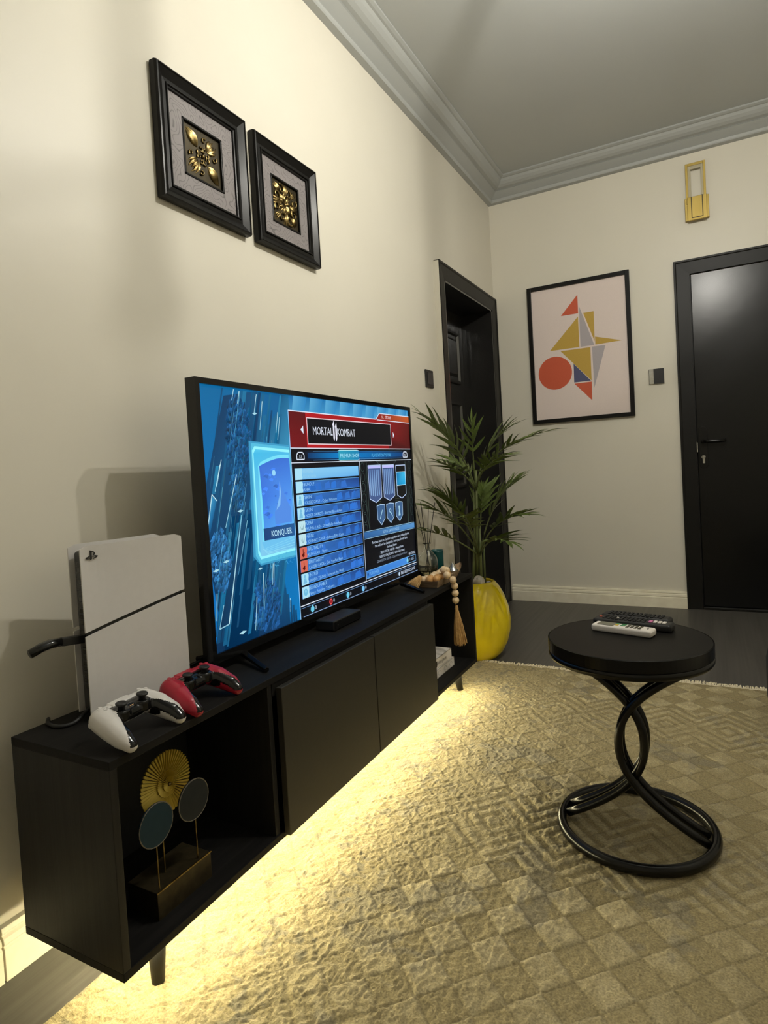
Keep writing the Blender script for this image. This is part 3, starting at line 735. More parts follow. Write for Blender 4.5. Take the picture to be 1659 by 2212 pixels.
# --- menu panel
PL = 0.301
S.rect(PL, 0.0, 1.0, 0.93, (2, 4, 14)); S.up()
S.poly([(PL, 0.765), (1.0, 0.765), (1.0, 0.928), (0.755, 0.928), (PL, 0.932)], [(120, 12, 22), (72, 8, 14), (98, 14, 14), (150, 16, 24), (95, 8, 18)])
S.poly([(0.763, 0.928), (1.0, 0.924), (1.0, 0.962), (0.785, 0.962)], [(140, 20, 24), (190, 84, 40), (196, 92, 40), (140, 22, 26)]); S.up()
S.poly([(0.375, 0.765), (0.84, 0.765), (0.84, 0.932), (0.375, 0.932)], [(185, 22, 32), (150, 16, 22), (150, 16, 22), (180, 20, 30)])
S.text('NL', 0.800, 0.936, 0.017, (235, 200, 190), width=0.014); S.text('STORE', 0.822, 0.936, 0.017, (245, 225, 235), width=0.042); S.up()
W = (225, 235, 250)
S.line((PL, 0.932), (0.760, 0.929), 0.0045, W); S.line((0.760, 0.929), (0.784, 0.963), 0.004, W); S.line((0.784, 0.963), (1.0, 0.963), 0.004, W); S.line((0.765, 0.926), (1.0, 0.923), 0.004, W)
S.line((PL, 0.765), (1.0, 0.763), 0.004, W)
S.rect(0.379, 0.782, 0.858, 0.908, (235, 215, 222)); S.up()
S.rect(0.3815, 0.7865, 0.8555, 0.9035, (2, 4, 14)); S.up()
S.poly([(0.350, 0.849), (0.362, 0.868), (0.362, 0.830)], W); S.poly([(0.881, 0.845), (0.872, 0.862), (0.872, 0.828)], W)
S.text('MORTAL', 0.406, 0.8285, 0.038, (225, 232, 245), width=0.096); S.text('KOMBAT', 0.526, 0.8265, 0.038, (225, 232, 245), width=0.100)
# blade-shaped numeral between the words
for du, dv in ((0.0, 0.010), (0.012, 0.0)):
    S.poly([(0.5045 + du, 0.815), (0.508 + du, 0.798 + dv * 0.2), (0.5125 + du, 0.815), (0.5125 + du, 0.872 + dv), (0.511 + du, 0.893 + dv), (0.503 + du, 0.872 + dv), (0.5045 + du, 0.866 + dv)], [(235, 235, 250)] * 7)
# tab bar
S.poly([(0.36, 0.706), (0.70, 0.706), (0.70, 0.752), (0.36, 0.752)], [(2, 8, 24), (0, 84, 150), (0, 84, 150), (2, 8, 24)])
S.poly([(0.70, 0.706), (0.955, 0.706), (0.955, 0.752), (0.70, 0.752)], [(0, 84, 150), (2, 12, 36), (2, 12, 36), (0, 84, 150)]); S.up()
S.poly([(0.375, 0.717), (0.54, 0.717), (0.54, 0.742), (0.375, 0.742)], [(0, 50, 100), (0, 130, 205), (0, 130, 205), (0, 50, 100)])
S.poly([(0.54, 0.717), (0.94, 0.717), (0.94, 0.742), (0.54, 0.742)], [(0, 130, 205), (0, 60, 120), (0, 60, 120), (0, 130, 205)]); S.up()
S.poly([(0.525, 0.704), (0.64, 0.704), (0.64, 0.755), (0.525, 0.755)], [(40, 160, 190), (20, 130, 180), (20, 130, 180), (40, 160, 190)]); S.up()
for v_, s_ in ((0.7065, -1), (0.7525, 1)):
    S.line((0.40, v_ - s_ * 0.002), (0.520, v_ - s_ * 0.002), 0.002, (90, 150, 190)); S.line((0.520, v_ - s_ * 0.002), (0.53, v_ + s_ * 0.003), 0.002, W); S.line((0.53, v_ + s_ * 0.003), (0.632, v_ + s_ * 0.003), 0.003, (200, 245, 245)); S.line((0.632, v_ + s_ * 0.003), (0.642, v_ - s_ * 0.002), 0.002, W); S.line((0.642, v_ - s_ * 0.002), (0.93, v_ - s_ * 0.002), 0.002, (90, 150, 190))
S.text('PREMIUM SHOP', 0.535, 0.7185, 0.019, (170, 235, 255), width=0.104); S.text('PLAYSTATION\u2122STORE', 0.718, 0.7185, 0.018, (90, 185, 235), width=0.132)
for u, lt in ((0.342, 'L1'), (0.955, 'R1')):
    P = [(u - 0.016, 0.713), (u + 0.016, 0.713), (u + 0.016, 0.733), (u + 0.010, 0.745), (u - 0.010, 0.745), (u - 0.016, 0.733)]
    S.outline(P, 0.005, W); S.text(lt, u, 0.720, 0.014, W, align='c')
S.line((PL, 0.6985), (1.0, 0.697), 0.0035, W); S.line((0.640, 0.697), (0.640, 0.056), 0.0035, W)
S.line((PL - 0.0005, 0.0), (PL - 0.0005, 0.932), 0.005, (150, 205, 250))
# list rows
rows = [('BUNDLE', 'KOTAL KAHN'), ('BUNDLE', 'KABAL'), ('SKIN', 'CASSIE CAGE - Cyber Warrior'), ('SKIN', 'NOOB SAIBOT - Eternal Bloodshed'), ('GEAR', 'KUNG LAO - Dreadfully Fearless'),
        ('GEAR', 'JOHNNY CAGE - Johnny Elite Cage'), ('BRUTALITY', 'KUNG LAO - Shook'), ('BRUTALITY', 'CASSIE CAGE - Get Yo-Ass Beat'), ('INTRO', 'SHANG TSUNG - Summon the Wolf'), ('KONSUMABLE', 'Easy Fatality Tokens')]
pitch = (0.672 - 0.083) / 10 + 0.0006
for i, (a, b_) in enumerate(rows):
    vt = 0.673 - i * pitch; vb = vt - 0.0515
    sel = i == 0
    c = [(120, 190, 235), (100, 175, 235), (130, 200, 245), (140, 205, 240)] if sel else [(50, 120, 205), (40, 92, 175), (28, 62, 128), (58, 124, 205)]
    S.rect(0.313, vb, 0.631, vt, c)
S.up()
for i, (a, b_) in enumerate(rows):
    vt = 0.673 - i * pitch; vb = vt - 0.0515
    if i:
        for k in range(9):
            u = R_.uniform(0.36, 0.60); w = R_.uniform(0.015, 0.04); g = R_.uniform(0.9, 1.15)
            S.poly([(u, vb + 0.006), (u + w, vb + 0.010), (u + w * 0.8, vt - 0.008), (u + w * 0.1, vt - 0.016)], (int(46 * g), int(106 * g), int(190 * g)))
    S.line((0.345, vt - 0.001), (0.631, vt - 0.001), 0.002, (110, 180, 235)); S.line((0.345, vb + 0.001), (0.631, vb + 0.001), 0.002, (90, 160, 225)); S.line((0.6305, vb), (0.6305, vt), 0.002, (90, 160, 225))
S.up()
for i, (a, b_) in enumerate(rows):
    vt = 0.673 - i * pitch; vb = vt - 0.0515
    red = a == 'BRUTALITY'
    ic = (214, 104, 84) if red else ((170, 225, 245) if a != 'GEAR' else (190, 228, 235))
    S.poly([(0.314, vb), (0.343, vb), (0.3455, vb + 0.012), (0.343, vb + 0.02), (0.3455, vt - 0.012), (0.343, vt), (0.314, vt)], [ic] * 7)
S.up()
for i, (a, b_) in enumerate(rows):
    vt = 0.673 - i * pitch; vb = vt - 0.0515; vm = (vt + vb) / 2
    red = a == 'BRUTALITY'
    if a == 'SKIN' or a == 'INTRO':
        S.disc(0.3285, vm + 0.012, 0.008, (120, 190, 225)); S.poly([(0.320, vb + 0.006), (0.337, vb + 0.006), (0.333, vm + 0.004), (0.324, vm + 0.004)], (120, 190, 225))
    if a == 'GEAR':
        for du in (-0.006, 0, 0.006):
            S.poly([(0.3285 + du * 0.4, vb + 0.012), (0.3285 + du * 1.5, vm + 0.012), (0.331 + du * 0.6, vb + 0.014)], (110, 150, 160))
    if red:
        S.line((0.328, vt - 0.008), (0.328, vb + 0.016), 0.005, (90, 16, 14)); S.disc(0.328, vb + 0.016, 0.009, (90, 16, 14)); S.line((0.322, vb + 0.016), (0.334, vb + 0.026), 0.004, (90, 16, 14))
    if a == 'KONSUMABLE':
        S.disc(0.3285, vm, 0.016, (110, 190, 225)); S.disc(0.3285, vm + 0.004, 0.006, (170, 225, 245))
    dim = (150, 205, 235) if i == 0 else (150, 205, 250)
    S.text(a, 0.349, vm + 0.004, 0.0155, dim, width=0.0078 * len(a)); S.text(b_, 0.349, vb + 0.0065, 0.0135, dim, width=min(0.20, 0.0057 * len(b_)))
S.up()
# right column: scale-patterned ground, plain banners, shields
for side in (-1, 1):
    for k in range(7):
        v = 0.665 - k * 0.055; u = 0.6555 if side < 0 else 0.982
        S.outline([(u + 0.011 * math.cos(a), v + 0.024 * math.sin(a)) for a in np.linspace(0, 2 * PI, 11)[:-1]], 0.0022, (62, 84, 80))
    S.outline([(0.815 + side * (0.135 + 0.012 * math.sin(PI * q)), 0.30 + 0.39 * q) for q in np.linspace(0, 1, 10)], 0.0025, (70, 92, 84))
for k in range(40):
    a = 2 * PI * k / 40; S.line((0.812 + 0.05 * math.cos(a), 0.47 + 0.07 * math.sin(a)), (0.812 + 0.085 * math.cos(a), 0.47 + 0.12 * math.sin(a)), 0.0025, (66, 76, 52))
S.outline([(0.745, 0.694), (0.765, 0.674), (0.862, 0.674), (0.882, 0.694)], 0.002, (90, 105, 105))
S.up()
def banner(u0, u1, vt, vm, vb, fill, edge):
    P = [(u0, vt), (u1, vt), (u1 - 0.003, vm), ((u0 + u1) / 2, vb), (u0 + 0.003, vm)]
    S.poly(P, [fill] * 5); return P
bs = [banner(0.688, 0.771, 0.672, 0.49, 0.466, (70, 92, 140), W), banner(0.781, 0.863, 0.670, 0.49, 0.466, (62, 84, 132), W), banner(0.876, 0.948, 0.666, 0.49, 0.468, (4, 8, 14), W)]
S.up()
for P in bs: S.outline(P, 0.0045, (190, 210, 245))
for u0, u1 in ((0.690, 0.769), (0.783, 0.861)):
    S.rect(u0, 0.655, u1, 0.669, (190, 190, 250))
    for k in range(5):       # plain folds of cloth instead of a figure
        w = (u1 - u0) / 6; uu = u0 + w * (0.5 + k)
        S.poly([(uu, 0.50 + 0.006 * abs(k - 2)), (uu + w * 0.6, 0.50), (uu + w * 0.55, 0.648), (uu + w * 0.1, 0.648)], [(150, 185, 225), (110, 150, 200), (90, 130, 185), (130, 165, 215)])
S.rect(0.877, 0.545, 0.947, 0.628, (190, 230, 245)); S.up(); S.poly([(0.8795, 0.549), (0.9445, 0.549), (0.9445, 0.624), (0.8795, 0.624)], [(10, 130, 190), (30, 170, 225), (60, 190, 235), (10, 110, 170)]); S.up()
for u0 in (0.731, 0.795, 0.859):
    uc = u0 + 0.026
    P = [(u0, 0.446), (uc, 0.451), (u0 + 0.052, 0.446), (u0 + 0.050, 0.37), (uc, 0.337), (u0 + 0.002, 0.37)]
    S.poly(P, [(60, 96, 140)] * 6); S.up(); S.outline(P, 0.0045, (175, 205, 235))
S.line((0.748, 0.372), (0.766, 0.42), 0.006, (170, 215, 235)); S.disc(0.819, 0.408, 0.013, (160, 205, 230)); S.line((0.822, 0.40), (0.834, 0.372), 0.006, (170, 215, 235)); S.poly([(0.877, 0.368), (0.893, 0.368), (0.888, 0.40), (0.890, 0.425), (0.880, 0.425), (0.882, 0.40)], (165, 210, 232))
S.up(); S.disc(0.819, 0.408, 0.007, (60, 96, 140))
S.poly([(0.642, 0.284), (0.995, 0.276), (0.995, 0.305), (0.642, 0.316)], [(40, 90, 150), (80, 140, 200), (90, 150, 205), (50, 105, 165)])
S.line((0.642, 0.281), (0.995, 0.272), 0.003, (150, 195, 225)); S.line((0.642, 0.320), (0.995, 0.309), 0.003, (150, 195, 225)); S.up()
S.text('KOTAL KAHN BUNDLE', 0.818, 0.288, 0.015, (160, 205, 240), width=0.115, align='c')
for k, (tx, wd) in enumerate((('Purchase items as a bundle to get them for a reduced price.', 0.262), ('You will not be charged for items you already have.', 0.232), ('Included Items:', 0.068), ('SKIN KOTAL KAHN - Perfect Host', 0.162), ('SKIN KOTAL KAHN - Osh-Tekk Insect', 0.178), ('GEAR KOTAL KAHN - Quarantined Lore Mirror', 0.215))):
    S.text(tx, 0.818, 0.2445 - k * 0.0222, 0.0145, (205, 220, 240) if k < 5 else (130, 145, 165), width=wd, align='c')
S.text('SCROLL', 0.990, 0.118, 0.0155, (205, 220, 240), width=0.042, align='r'); S.poly([(0.938, 0.125), (0.942, 0.136), (0.946, 0.125), (0.942, 0.114)], W)
S.poly([(0.642, 0.071), (0.93, 0.071), (0.93, 0.108), (0.642, 0.108)], [(50, 120, 205), (66, 140, 225), (66, 140, 225), (58, 128, 210)])
S.outline([(0.642, 0.070), (0.992, 0.070), (0.992, 0.109), (0.642, 0.109)], 0.003, (120, 180, 230)); S.up()
S.text('PURCHASE', 0.660, 0.082, 0.0175, (120, 185, 240), width=0.058); S.disc(0.650, 0.090, 0.008, (40, 80, 140))
S.rect(0.932, 0.073, 0.990, 0.106, (6, 12, 28)); S.disc(0.925, 0.089, 0.013, (130, 215, 240)); S.text('1,885', 0.943, 0.083, 0.0155, (170, 200, 230), width=0.032)
S.line((PL, 0.056), (1.0, 0.058), 0.004, W); S.line((PL, 0.046), (1.0, 0.047), 0.002, (110, 150, 200)); S.line((PL + 0.01, 0.006), (1.0, 0.007), 0.003, (140, 170, 210))
for u, c in ((0.352, (110, 205, 235)), (0.440, (226, 80, 80)), (0.529, (110, 205, 240)), (0.617, (120, 195, 245))):
    S.disc(u, 0.0265, 0.0145, c); S.text('0', u + 0.012, 0.019, 0.018, (200, 215, 235))
S.up()
S.disc(0.440, 0.0265, 0.008, (150, 30, 40)); S.poly([(0.347, 0.038), (0.352, 0.047), (0.357, 0.038)], (110, 205, 235)); S.text('REDEEM CODE', 0.980, 0.020, 0.0175, (205, 222, 245), width=0.110, align='r'); S.disc(0.857, 0.0275, 0.012, (190, 215, 240), sx=0.8)
M['screen'] = attr_mat('lit_display', 'glow', 0.35, emission=True)
sp = B().box(TXF - 0.010, TXF - 0.0038, SY0, SY1, SZ0, SZ1).build('screen', 'gloss_black', tv)
link('screen_picture', S.mesh(), 'screen', sp)
#@@PART2
# ------------------------------------------------------------------ pictures on the long wall
def leaf_shape(b, c, ang, L, Wd, H, bend=0.0, n=8, x0=0.0):
    """raised leaf on the wall plane (y, z), standing out along x"""
    v = []; f = []
    for k in range(n + 1):
        s = k / n; a = ang + bend * s
        px = c[0] + sum(math.cos(ang + bend * (q + 0.5) / n) for q in range(k)) * L / n
        pz = c[1] + sum(math.sin(ang + bend * (q + 0.5) / n) for q in range(k)) * L / n
        w = 0.62 * Wd * math.sin(PI * min(1, 0.06 + 0.94 * s) ** 0.8) * 0.5 + 0.0004
        h = H * math.sin(PI * min(0.97, 0.08 + 0.9 * s))
        nx, nz = -math.sin(a), math.cos(a)
        v += [(x0, px + nx * w, pz + nz * w), (x0 + h, px + nx * w * 0.35, pz + nz * w * 0.35), (x0 + h * 0.55, px, pz), (x0 + h, px - nx * w * 0.35, pz - nz * w * 0.35), (x0, px - nx * w, pz - nz * w)]
    for k in range(n):
        for i in range(4):
            f.append((k * 5 + i, k * 5 + i + 1, k * 5 + 6 + i, k * 5 + 5 + i))
    b.add(v, f)
def curl(b, c, r0, a0, turns, x0, rad, grow=0.2, n=16):
    pts = []
    for k in range(n + 1):
        s = k / n; a = a0 + turns * 2 * PI * s; r = r0 * (1 - (1 - grow) * s)
        pts.append((x0, c[0] + r * math.cos(a), c[1] + r * math.sin(a)))
    b.tube(pts, [rad * (1 - 0.45 * k / n) for k in range(n + 1)], 6, up=(1, 0, 0))

def picture(name, label, yc, zc, half, style):
    t = thing(name, label, 'picture', (0, yc, zc - half), group=None)
    prof = [(0.0, 0.004), (0.0, 0.022), (0.003, 0.030), (0.007, 0.031), (0.009, 0.028), (0.030, 0.017), (0.040, 0.018), (0.042, 0.022), (0.045, 0.022), (0.047, 0.017), (0.051, 0.016), (0.052, 0.010), (0.052, 0.004)]  # inwards, out
    n = len(prof)
    cor = [(-1, -1), (1, -1), (1, 1), (-1, 1)]
    for k in range(4):
        b = B(); v = []
        for (sy, sz) in (cor[k], cor[(k + 1) % 4]):
            for i_, o_ in prof: v.append((o_, yc + sy * (half - i_), zc + sz * (half - i_)))
        f = [(i, (i + 1) % n, n + (i + 1) % n, n + i) for i in range(n)] + [tuple(range(n)), tuple(range(2 * n - 1, n - 1, -1))]
        b.add(v, f).build('frame_bar', 'frame_black', t)
    # mat-board with square opening
    ho = 0.082; hm = half - 0.050
    b = B(); v = []
    for h, xx in ((hm, 0.010), (ho, 0.010), (ho, 0.004), (hm, 0.004)):
        v += [(xx, yc - h, zc - h), (xx, yc + h, zc - h), (xx, yc + h, zc + h), (xx, yc - h, zc + h)]
    f = []
    for r_ in range(4):
        for i in range(4): f.append((r_ * 4 + i, r_ * 4 + (i + 1) % 4, ((r_ + 1) % 4) * 4 + (i + 1) % 4, ((r_ + 1) % 4) * 4 + i))
    b.add(v, f).build('mat_board', 'damask', t)
    # dark liner and plaque
    b = B()
    for (y0, y1, z0, z1) in ((-ho, -ho + .006, -ho, ho), (ho - .006, ho, -ho, ho), (-ho, ho, -ho, -ho + .006), (-ho, ho, ho - .006, ho)):
        b.box(0.0035, 0.0125, yc + y0, yc + y1, zc + z0, zc + z1)
    b.build('liner', 'frame_black', t, bevel=0.001)
    B().box(0.0, 0.0045, yc - half + 0.01, yc + half - 0.01, zc - half + 0.01, zc + half - 0.01).build('plaque', 'brass_dark', t)
    b = B(); x0 = 0.0045; C0 = (yc, zc)
    if style == 0:
        for k in range(4):
            a = PI / 4 + k * PI / 2; d = 0.030
            cy, cz = yc + d * math.cos(a), zc + d * math.sin(a)
            if k in (1, 3):
                for da, be in ((0, 0), (0.35, -0.5), (-0.35, 0.5), (0.62, -1.0), (-0.62, 1.0)):
                    leaf_shape(b, (cy, cz), a + da, 0.060 - 0.006 * abs(da), 0.016, 0.010, be, x0=x0)
            else:
                leaf_shape(b, (cy, cz), a, 0.040, 0.020, 0.010, 0, x0=x0)
                for s_ in (-1, 1):
                    leaf_shape(b, (cy, cz), a + s_ * 0.6, 0.052, 0.018, 0.010, -s_ * 0.9, x0=x0)
                    leaf_shape(b, (cy, cz), a + s_ * 1.1, 0.046, 0.013, 0.009, -s_ * 1.3, x0=x0)
                    curl(b, (cy + 0.030 * math.cos(a + s_ * 1.25), cz + 0.030 * math.sin(a + s_ * 1.25)), 0.010, a, s_ * 0.8, x0 + 0.003, 0.003)
            for s_ in (-1, 1):
                curl(b, (yc + 0.017 * math.cos(a + s_ * 0.45), zc + 0.017 * math.sin(a + s_ * 0.45)), 0.009, a, s_ * 0.9, x0 + 0.003, 0.0028)
        b.ball((x0 + 0.003, yc, zc), 0.007, 10, 6, (0.8, 1, 1))
    else:
        for k in range(4):
            a = PI / 4 + k * PI / 2; cy, cz = yc + 0.050 * math.cos(a), zc + 0.050 * math.sin(a)
            for s_ in (-1, 1):
                curl(b, (cy + 0.020 * math.cos(a + s_ * PI / 2), cz + 0.020 * math.sin(a + s_ * PI / 2)), 0.019, a + PI * (0.5 + 0.5 * s_), s_ * 0.95, x0 + 0.0035, 0.0042, n=20)
                leaf_shape(b, (cy, cz), a + s_ * 0.5, 0.036, 0.013, 0.009, -s_ * 0.6, x0=x0)
            leaf_shape(b, (cy, cz), a, 0.034, 0.015, 0.010, 0, x0=x0)
            for s_ in (-0.5, 0, 0.5):
                leaf_shape(b, (yc + 0.006 * math.cos(a), zc + 0.006 * math.sin(a)), a + s_, 0.040 - 0.01 * abs(s_), 0.013, 0.009, 0, x0=x0)
            a2 = k * PI / 2
            for s_ in (-0.28, 0, 0.28):
                leaf_shape(b, (yc + 0.030 * math.cos(a2), zc + 0.030 * math.sin(a2)), a2 + s_, 0.044, 0.012, 0.009, 0, x0=x0)
            curl(b, (yc + 0.033 * math.cos(a2), zc + 0.033 * math.sin(a2)), 0.010, a2, 0.9, x0 + 0.003, 0.003)
        b.ball((x0 + 0.003, yc, zc), 0.006, 10, 6, (0.8, 1, 1))
    b.build('ornament', 'brass', t, smooth=True)
picture('framed_relief', 'square black framed relief with four separate gold tulip buds set crosswise', -2.898, 1.960, 0.185, 0)
picture('framed_relief', 'square black framed relief crowded with gold scrolls, hung nearer the panelled door', -2.489, 1.9575, 0.183, 1)

# ------------------------------------------------------------------ poster
t = thing('poster', 'black framed pale pink poster of red, mustard and grey geometric shapes', 'poster', (0.574, 0, 1.243))
px0, px1, pz0, pz1 = 0.245, 0.902, 1.243, 2.179
fw = 0.026
for (a, b_, c_, d_) in ((px0, px0 + fw, pz0, pz1), (px1 - fw, px1, pz0, pz1), (px0 + fw, px1 - fw, pz0, pz0 + fw), (px0 + fw, px1 - fw, pz1 - fw, pz1)):
    B().box(a, b_, -0.026, -0.001, c_, d_).build('frame_bar', 'frame_black', t, bevel=0.0015)
pr = B().box(px0 + fw - 0.003, px1 - fw + 0.003, -0.012, -0.002, pz0 + fw - 0.003, pz1 - fw + 0.003).build('print', 'poster', t)
def flat(poly, m, name='shape', y=-0.0124):
    B().prism(poly, lambda p, q, s: (p, s, q), y, y + 0.0005).build(name, m, pr)
flat([(0.578, 2.081), (0.464, 1.957), (0.577, 1.957)], 'p_red')
flat([(0.575, 1.936), (0.380, 1.733), (0.575, 1.733)], 'p_yel')
flat([(0.584, 2.005), (0.582, 1.733), (0.670, 1.733)], 'p_gry')
flat([(0.609, 1.955), (0.676, 1.955), (0.674, 1.755)], 'p_yel')
flat([(0.677, 1.787), (0.677, 1.734), (0.843, 1.738)], 'p_yel')
flat([(0.451, 1.722), (0.645, 1.722), (0.643, 1.501)], 'p_yel')
flat([(0.655, 1.724), (0.740, 1.723), (0.658, 1.451)], 'p_gry')
flat([(0.532, 1.627), (0.531, 1.501), (0.639, 1.501)], 'p_blu')
flat([(0.532, 1.493), (0.643, 1.494), (0.641, 1.370)], 'p_red')
flat([(0.408 + 0.112 * math.cos(a), 1.579 + 0.112 * math.sin(a)) for a in np.linspace(0, 2 * PI, 49)[:-1]], 'p_red')

# ------------------------------------------------------------------ wall light
t = thing('wall_light', 'gold wall light with an open acrylic frame above the flush black door', 'wall light', (1.30, 0, 2.395))
def ring(x0, x1, z0, z1, ix0, ix1, iz0, iz1, y0, y1, name, m, parent):
    b = B()
    b.box(x0, ix0, y0, y1, z0, z1); b.box(ix1, x1, y0, y1, z0, z1); b.box(ix0, ix1, y0, y1, iz1, z1)
    if iz0 > z0: b.box(ix0, ix1, y0, y1, z0, iz0)
    return b.build(name, m, parent, bevel=0.001)
ring(1.245, 1.353, 2.50, 2.738, 1.258, 1.340, 2.50, 2.722, -0.034, -0.018, 'outer_frame', 'gold', t)
ring(1.258, 1.340, 2.50, 2.722, 1.274, 1.327, 2.52, 2.702, -0.032, -0.020, 'acrylic_frame', 'acrylic', t)
B().box(1.236, 1.366, -0.026, 0.0, 2.400, 2.535).build('back_plate', 'gold', t, bevel=0.0015)
bb = B().box(1.250, 1.354, -0.046, -0.026, 2.392, 2.533).build('front_block', 'gold', t, bevel=0.002)
b = B()
for (x0, x1, z0, z1) in ((1.270, 1.275, 2.408, 2.533), (1.329, 1.334, 2.408, 2.533), (1.270, 1.334, 2.404, 2.409)):
    b.box(x0, x1, -0.0475, -0.0455, z0, z1)
b.build('groove_bead', 'brass_dark', bb)

# ------------------------------------------------------------------ game console
PA = math.atan2(0.039, 0.239)
t = thing('game_console', 'upright white and black game console beside the television', 'game console', (0.1615, -3.3985, CZ1), (0, 0, -PA))
ps = t
B().box(-0.026, 0.026, -0.104, 0.100, 0.004, 0.345).build('core', 'dark_grey', t, bevel=0.008, local=True, seg=3)
B().box(-0.022, 0.022, -0.06, 0.09, 0.0, 0.006).build('base_ridge', 'matt_black', t, local=True)
def panel(side, hw, lowfn, highfn, name, parent):
    v = []; f = []; nu, nv = 14, 10
    for layer in (0, 1):
        for i in range(nu + 1):
            for k in range(nv + 1):
                y = -hw + 2 * hw * i / nu
                cr = max(0.0, abs(y) / hw - 0.93) / 0.07
                zlo, zhi = lowfn(y), highfn(y)
                if zhi > 0.35: zhi -= 0.006 * cr * cr
                z = zlo + (zhi - zlo) * k / nv
                e = max(abs(y) / hw, abs(z - 0.18) / 0.178)
                x = side * (0.0285 + 0.0045 * max(0, e) ** 3 + (0.0035 if layer else 0.0))
                v.append((x, y, z))
    idx = lambda l, i, k: l * (nu + 1) * (nv + 1) + i * (nv + 1) + k
    for l in (0, 1):
        for i in range(nu):
            for k in range(nv):
                f.append((idx(l, i, k), idx(l, i + 1, k), idx(l, i + 1, k + 1), idx(l, i, k + 1)))
    for i in range(nu):
        for k in (0, nv): f.append((idx(0, i, k), idx(0, i + 1, k), idx(1, i + 1, k), idx(1, i, k)))
    for k in range(nv):
        for i in (0, nu): f.append((idx(0, i, k), idx(0, i, k + 1), idx(1, i, k + 1), idx(1, i, k)))
    return B().add(v, f).build(name, 'white_plastic', parent, local=True)
diag = lambda y: 0.200 + y * 0.195
up_p = panel(1, 0.1195, lambda y: diag(y) + 0.0040, lambda y: 0.358, 'upper_cover', ps)
panel(1, 0.1195, lambda y: 0.002, lambda y: diag(y) - 0.0040, 'lower_cover', ps)
panel(-1, 0.110, lambda y: diag(y) + 0.0040, lambda y: 0.358, 'upper_cover', ps)
panel(-1, 0.110, lambda y: 0.002, lambda y: diag(y) - 0.0040, 'lower_cover', ps)
B().box(0.0265, 0.0288, -0.116, 0.116, 0.03, 0.33).build('gap_strip', 'gloss_black', ps, local=True)
slot = B().box(-0.010, 0.016, -0.0012, 0.0012, -0.0048, 0.0048).mesh('vent_slot')
slot.materials.append(M['gloss_black'])
for k in range(22):
    z = 0.318 - k * 0.0122
    if 0.155 < z < 0.185: continue
    o = bpy.data.objects.new('vent_slot', slot); COL.objects.link(o); o.parent = ps; o.location = (0.003, -0.1052, z)
b = B()
for k in range(22):
    z = 0.3242 - k * 0.0122
    b.box(-0.012, 0.020, -0.1075, -0.104, z - 0.0016, z + 0.0016)
b.build('vent_grille', 'dark_grey', ps, local=True)
# emblem: upright letter over a lying one
e = B(); lx, ly, lz, ls = 0.0366, -0.096, 0.338, 0.0135
def ep(p): return (lx, ly + p[0] * ls * 1.0, lz + p[1] * ls)
def eadd(poly): e.prism(poly, lambda p, q, s: (lx + s, ly + p * ls, lz + q * ls), 0, 0.0006)
eadd([(-0.22, -0.72), (0.06, -0.60), (0.06, 0.66), (-0.22, 0.78)])
eadd([(0.06, 0.66), (0.42, 0.52), (0.60, 0.30), (0.60, 0.12), (0.46, -0.02), (0.26, -0.06), (0.26, 0.10), (0.36, 0.14), (0.38, 0.30), (0.30, 0.42), (0.06, 0.50)])
eadd([(-0.30, -0.08), (-0.80, -0.24), (-0.96, -0.38), (-0.86, -0.52), (-0.60, -0.58), (-0.30, -0.54), (-0.30, -0.42), (-0.52, -0.44), (-0.62, -0.38), (-0.30, -0.24)])
eadd([(0.16, -0.16), (0.60, -0.06), (0.96, -0.16), (1.02, -0.28), (0.86, -0.40), (0.16, -0.64), (0.16, -0.50), (0.60, -0.34), (0.70, -0.24), (0.56, -0.20), (0.16, -0.30)])
e.build('emblem', 'ink', up_p, local=True)
# adapter plugged into its rear, and the power lead
t = thing('usb_adapter', 'black plug-in adapter sticking out of the game console', 'adapter', (0.14, -3.50, 0.68))
b = B().tube([(0.1475, -3.506, 0.676), (0.140, -3.545, 0.680), (0.139, -3.552, 0.681)], [0.0125, 0.0125, 0.0115], 4, ry=0.0115)
b.build('plug', 'matt_black', t, bevel=0.002)
B().tube([(0.139, -3.551, 0.681), (0.136, -3.572, 0.682), (0.133, -3.590, 0.679), (0.131, -3.612, 0.672)], [0.0105, 0.0125, 0.0125, 0.0085], 8, ry=0.009).build('body', 'gloss_black', t, smooth=True)
def cable(label, pts, r, name='power_cable'):
    P = [Vector(p) for p in pts]; out = []
    for i in range(len(P) - 1):
        p0, p1, p2, p3 = P[max(i - 1, 0)], P[i], P[i + 1], P[min(i + 2, len(P) - 1)]
        for s_ in np.linspace(0, 1, 7)[:-1]:
            out.append(0.5 * ((2 * p1) + (-p0 + p2) * s_ + (2 * p0 - 5 * p1 + 4 * p2 - p3) * s_ ** 2 + (-p0 + 3 * p1 - 3 * p2 + p3) * s_ ** 3))
    out.append(P[-1])
    o = B().tube(out, r, 8).build(name, 'matt_black', None, smooth=True)
    return tag(o, label, 'cable')
cable('black power lead curling out behind the base of the game console', [(0.153, -3.504, CZ1 + 0.018), (0.156, -3.525, CZ1 + 0.012), (0.160, -3.552, CZ1 + 0.0045), (0.145, -3.574, CZ1 + 0.0045), (0.110, -3.572, CZ1 + 0.0045), (0.092, -3.560, CZ1 + 0.0045), (0.080, -3.552, CZ1 - 0.01), (0.072, -3.552, CZ1 - 0.12)], 0.0038)
cable('thin black cable lying behind the television towards the game console', [(0.125, -3.28, CZ1 + 0.003), (0.118, -3.22, CZ1 + 0.003), (0.108, -3.15, CZ1 + 0.003), (0.100, -3.05, CZ1 + 0.003), (0.085, -2.98, CZ1 + 0.003), (0.074, -2.97, CZ1 - 0.05)], 0.0025, 'video_cable')

